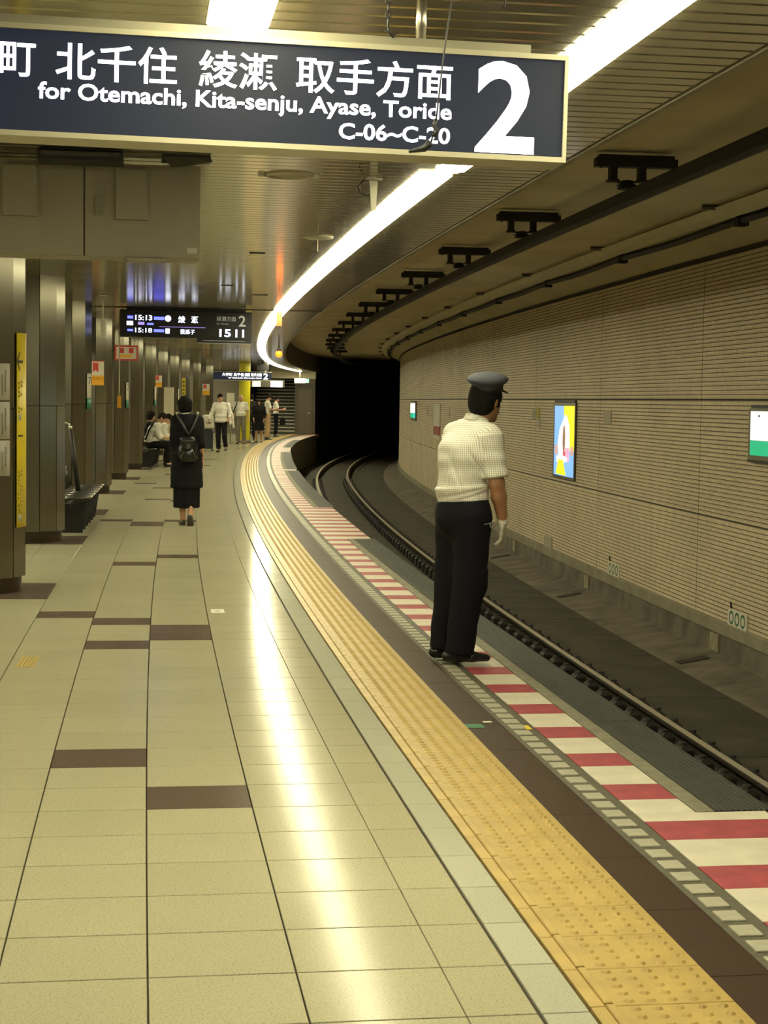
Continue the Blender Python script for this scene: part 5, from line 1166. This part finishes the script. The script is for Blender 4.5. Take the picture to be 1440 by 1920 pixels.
M_phone = mat('phone', (.01, .01, .012), .2)
for o_, lab in ((k1, 'dark phone held by the man in khaki trousers'), (k2, 'dark phone held by the man nearest the stairs')):
    p = thing('phone', lab, 'phone', o_.location, o_.rotation_euler[2]); c = MB(); c.box((0, .40, 1.22), (.075, .012, .15), M=Matrix.Rotation(-.9, 3, 'X')); c.build('body', M_phone, p); c = MB(); c.box((0, .394, 1.226), (.068, .004, .135), M=Matrix.Rotation(-.9, 3, 'X')); c.build('screen', E('phone_screen', (.4, .45, .5), .4), p)
bg = thing('briefcase', 'black briefcase on the floor beside the man nearest the stairs', 'briefcase', P(71.2, .16, .5), RZ(71))
c = MB(); c.box((0, 0, .15), (.24, .10, .30), ch=.02); c.build('case', M_black_cloth, bg); c = MB(); c.tube([(-.07, 0, .30), (-.05, 0, .36), (.05, 0, .36), (.07, 0, .30)], .012, 6); c.build('handle', M_black, bg)

# seated people on the farther bench, facing the track
SIT = dict(pelvis=(0, 0, .54), waist=(0, .02, .67), chest=(0, .10, .84), neck=(0, .20, 1.0), head=(0, .285, 1.12), hipL=(-.09, .02, .50), hipR=(.09, .02, .50), kneeL=(-.11, .44, .50), kneeR=(.11, .44, .50), ankL=(-.10, .40, .085), ankR=(.10, .40, .085),
           shL=(-.185, .17, .95), shR=(.185, .17, .95), elL=(-.21, .22, .70), elR=(.21, .22, .70), wrL=(-.06, .44, .66), wrR=(.06, .44, .66), handL=(.2, 1, .1), handR=(-.2, 1, .1), headpitch=38)
SITU = dict(SIT, waist=(0, -.01, .68), chest=(0, -.01, .87), neck=(0, .0, 1.05), head=(0, .04, 1.19), shL=(-.17, -.01, .98), shR=(.17, -.01, .98), elL=(-.20, .06, .74), elR=(.20, .06, .74), wrL=(-.08, .28, .66), wrR=(.08, .28, .66), headpitch=15)
def seat(t, off, lab, pose, outfit, hgt=1.72): return person(lab, P(t, off), RZ(t) - math.pi / 2, hgt, pose, outfit, .012, 'people sitting on the farther bench')
s1, *_ = seat(38.6, -2.12, 'seated man in white shirt bending over his phone on the farther bench', SIT, dict(hair='short', hairmat=M_hair2, bottommat=M_black_cloth, topmat=M_white_cloth, sleeve=.75, loose=.025))
seat(39.5, -2.18, 'seated woman in black jacket behind the man in white shirt', SITU, dict(fem=1, hair='bob', bottommat=M_black_cloth, topmat=M_black_cloth, topname='jacket', sleeve=1.), 1.66)
seat(40.3, -2.06, 'third seated person in white, half hidden behind the walking woman', SIT, dict(hair='short', bottommat=M_dgrey, topmat=M_white_cloth, sleeve=.9, loose=.025), 1.66)
p = thing('phone', 'dark phone held by the seated man in white shirt', 'phone', s1.location, s1.rotation_euler[2]); c = MB(); c.box((0, .53, .72), (.075, .012, .15), M=Matrix.Rotation(-1.1, 3, 'X')); c.build('body', M_phone, p); c = MB(); c.box((0, .522, .724), (.066, .004, .13), M=Matrix.Rotation(-1.1, 3, 'X')); c.build('screen', E('phone_screen', (.4, .45, .5), .4), p)
bk = thing('shoulder_strap', 'black bag strap across the back of the seated man in white', 'strap', s1.location, s1.rotation_euler[2]); c = MB(); c.tube([(.15, .20, 1.04), (.17, .09, 1.0), (.17, .0, .86), (.165, -.09, .62)], .022, 6); c.build('strap', M_black_cloth, bk)
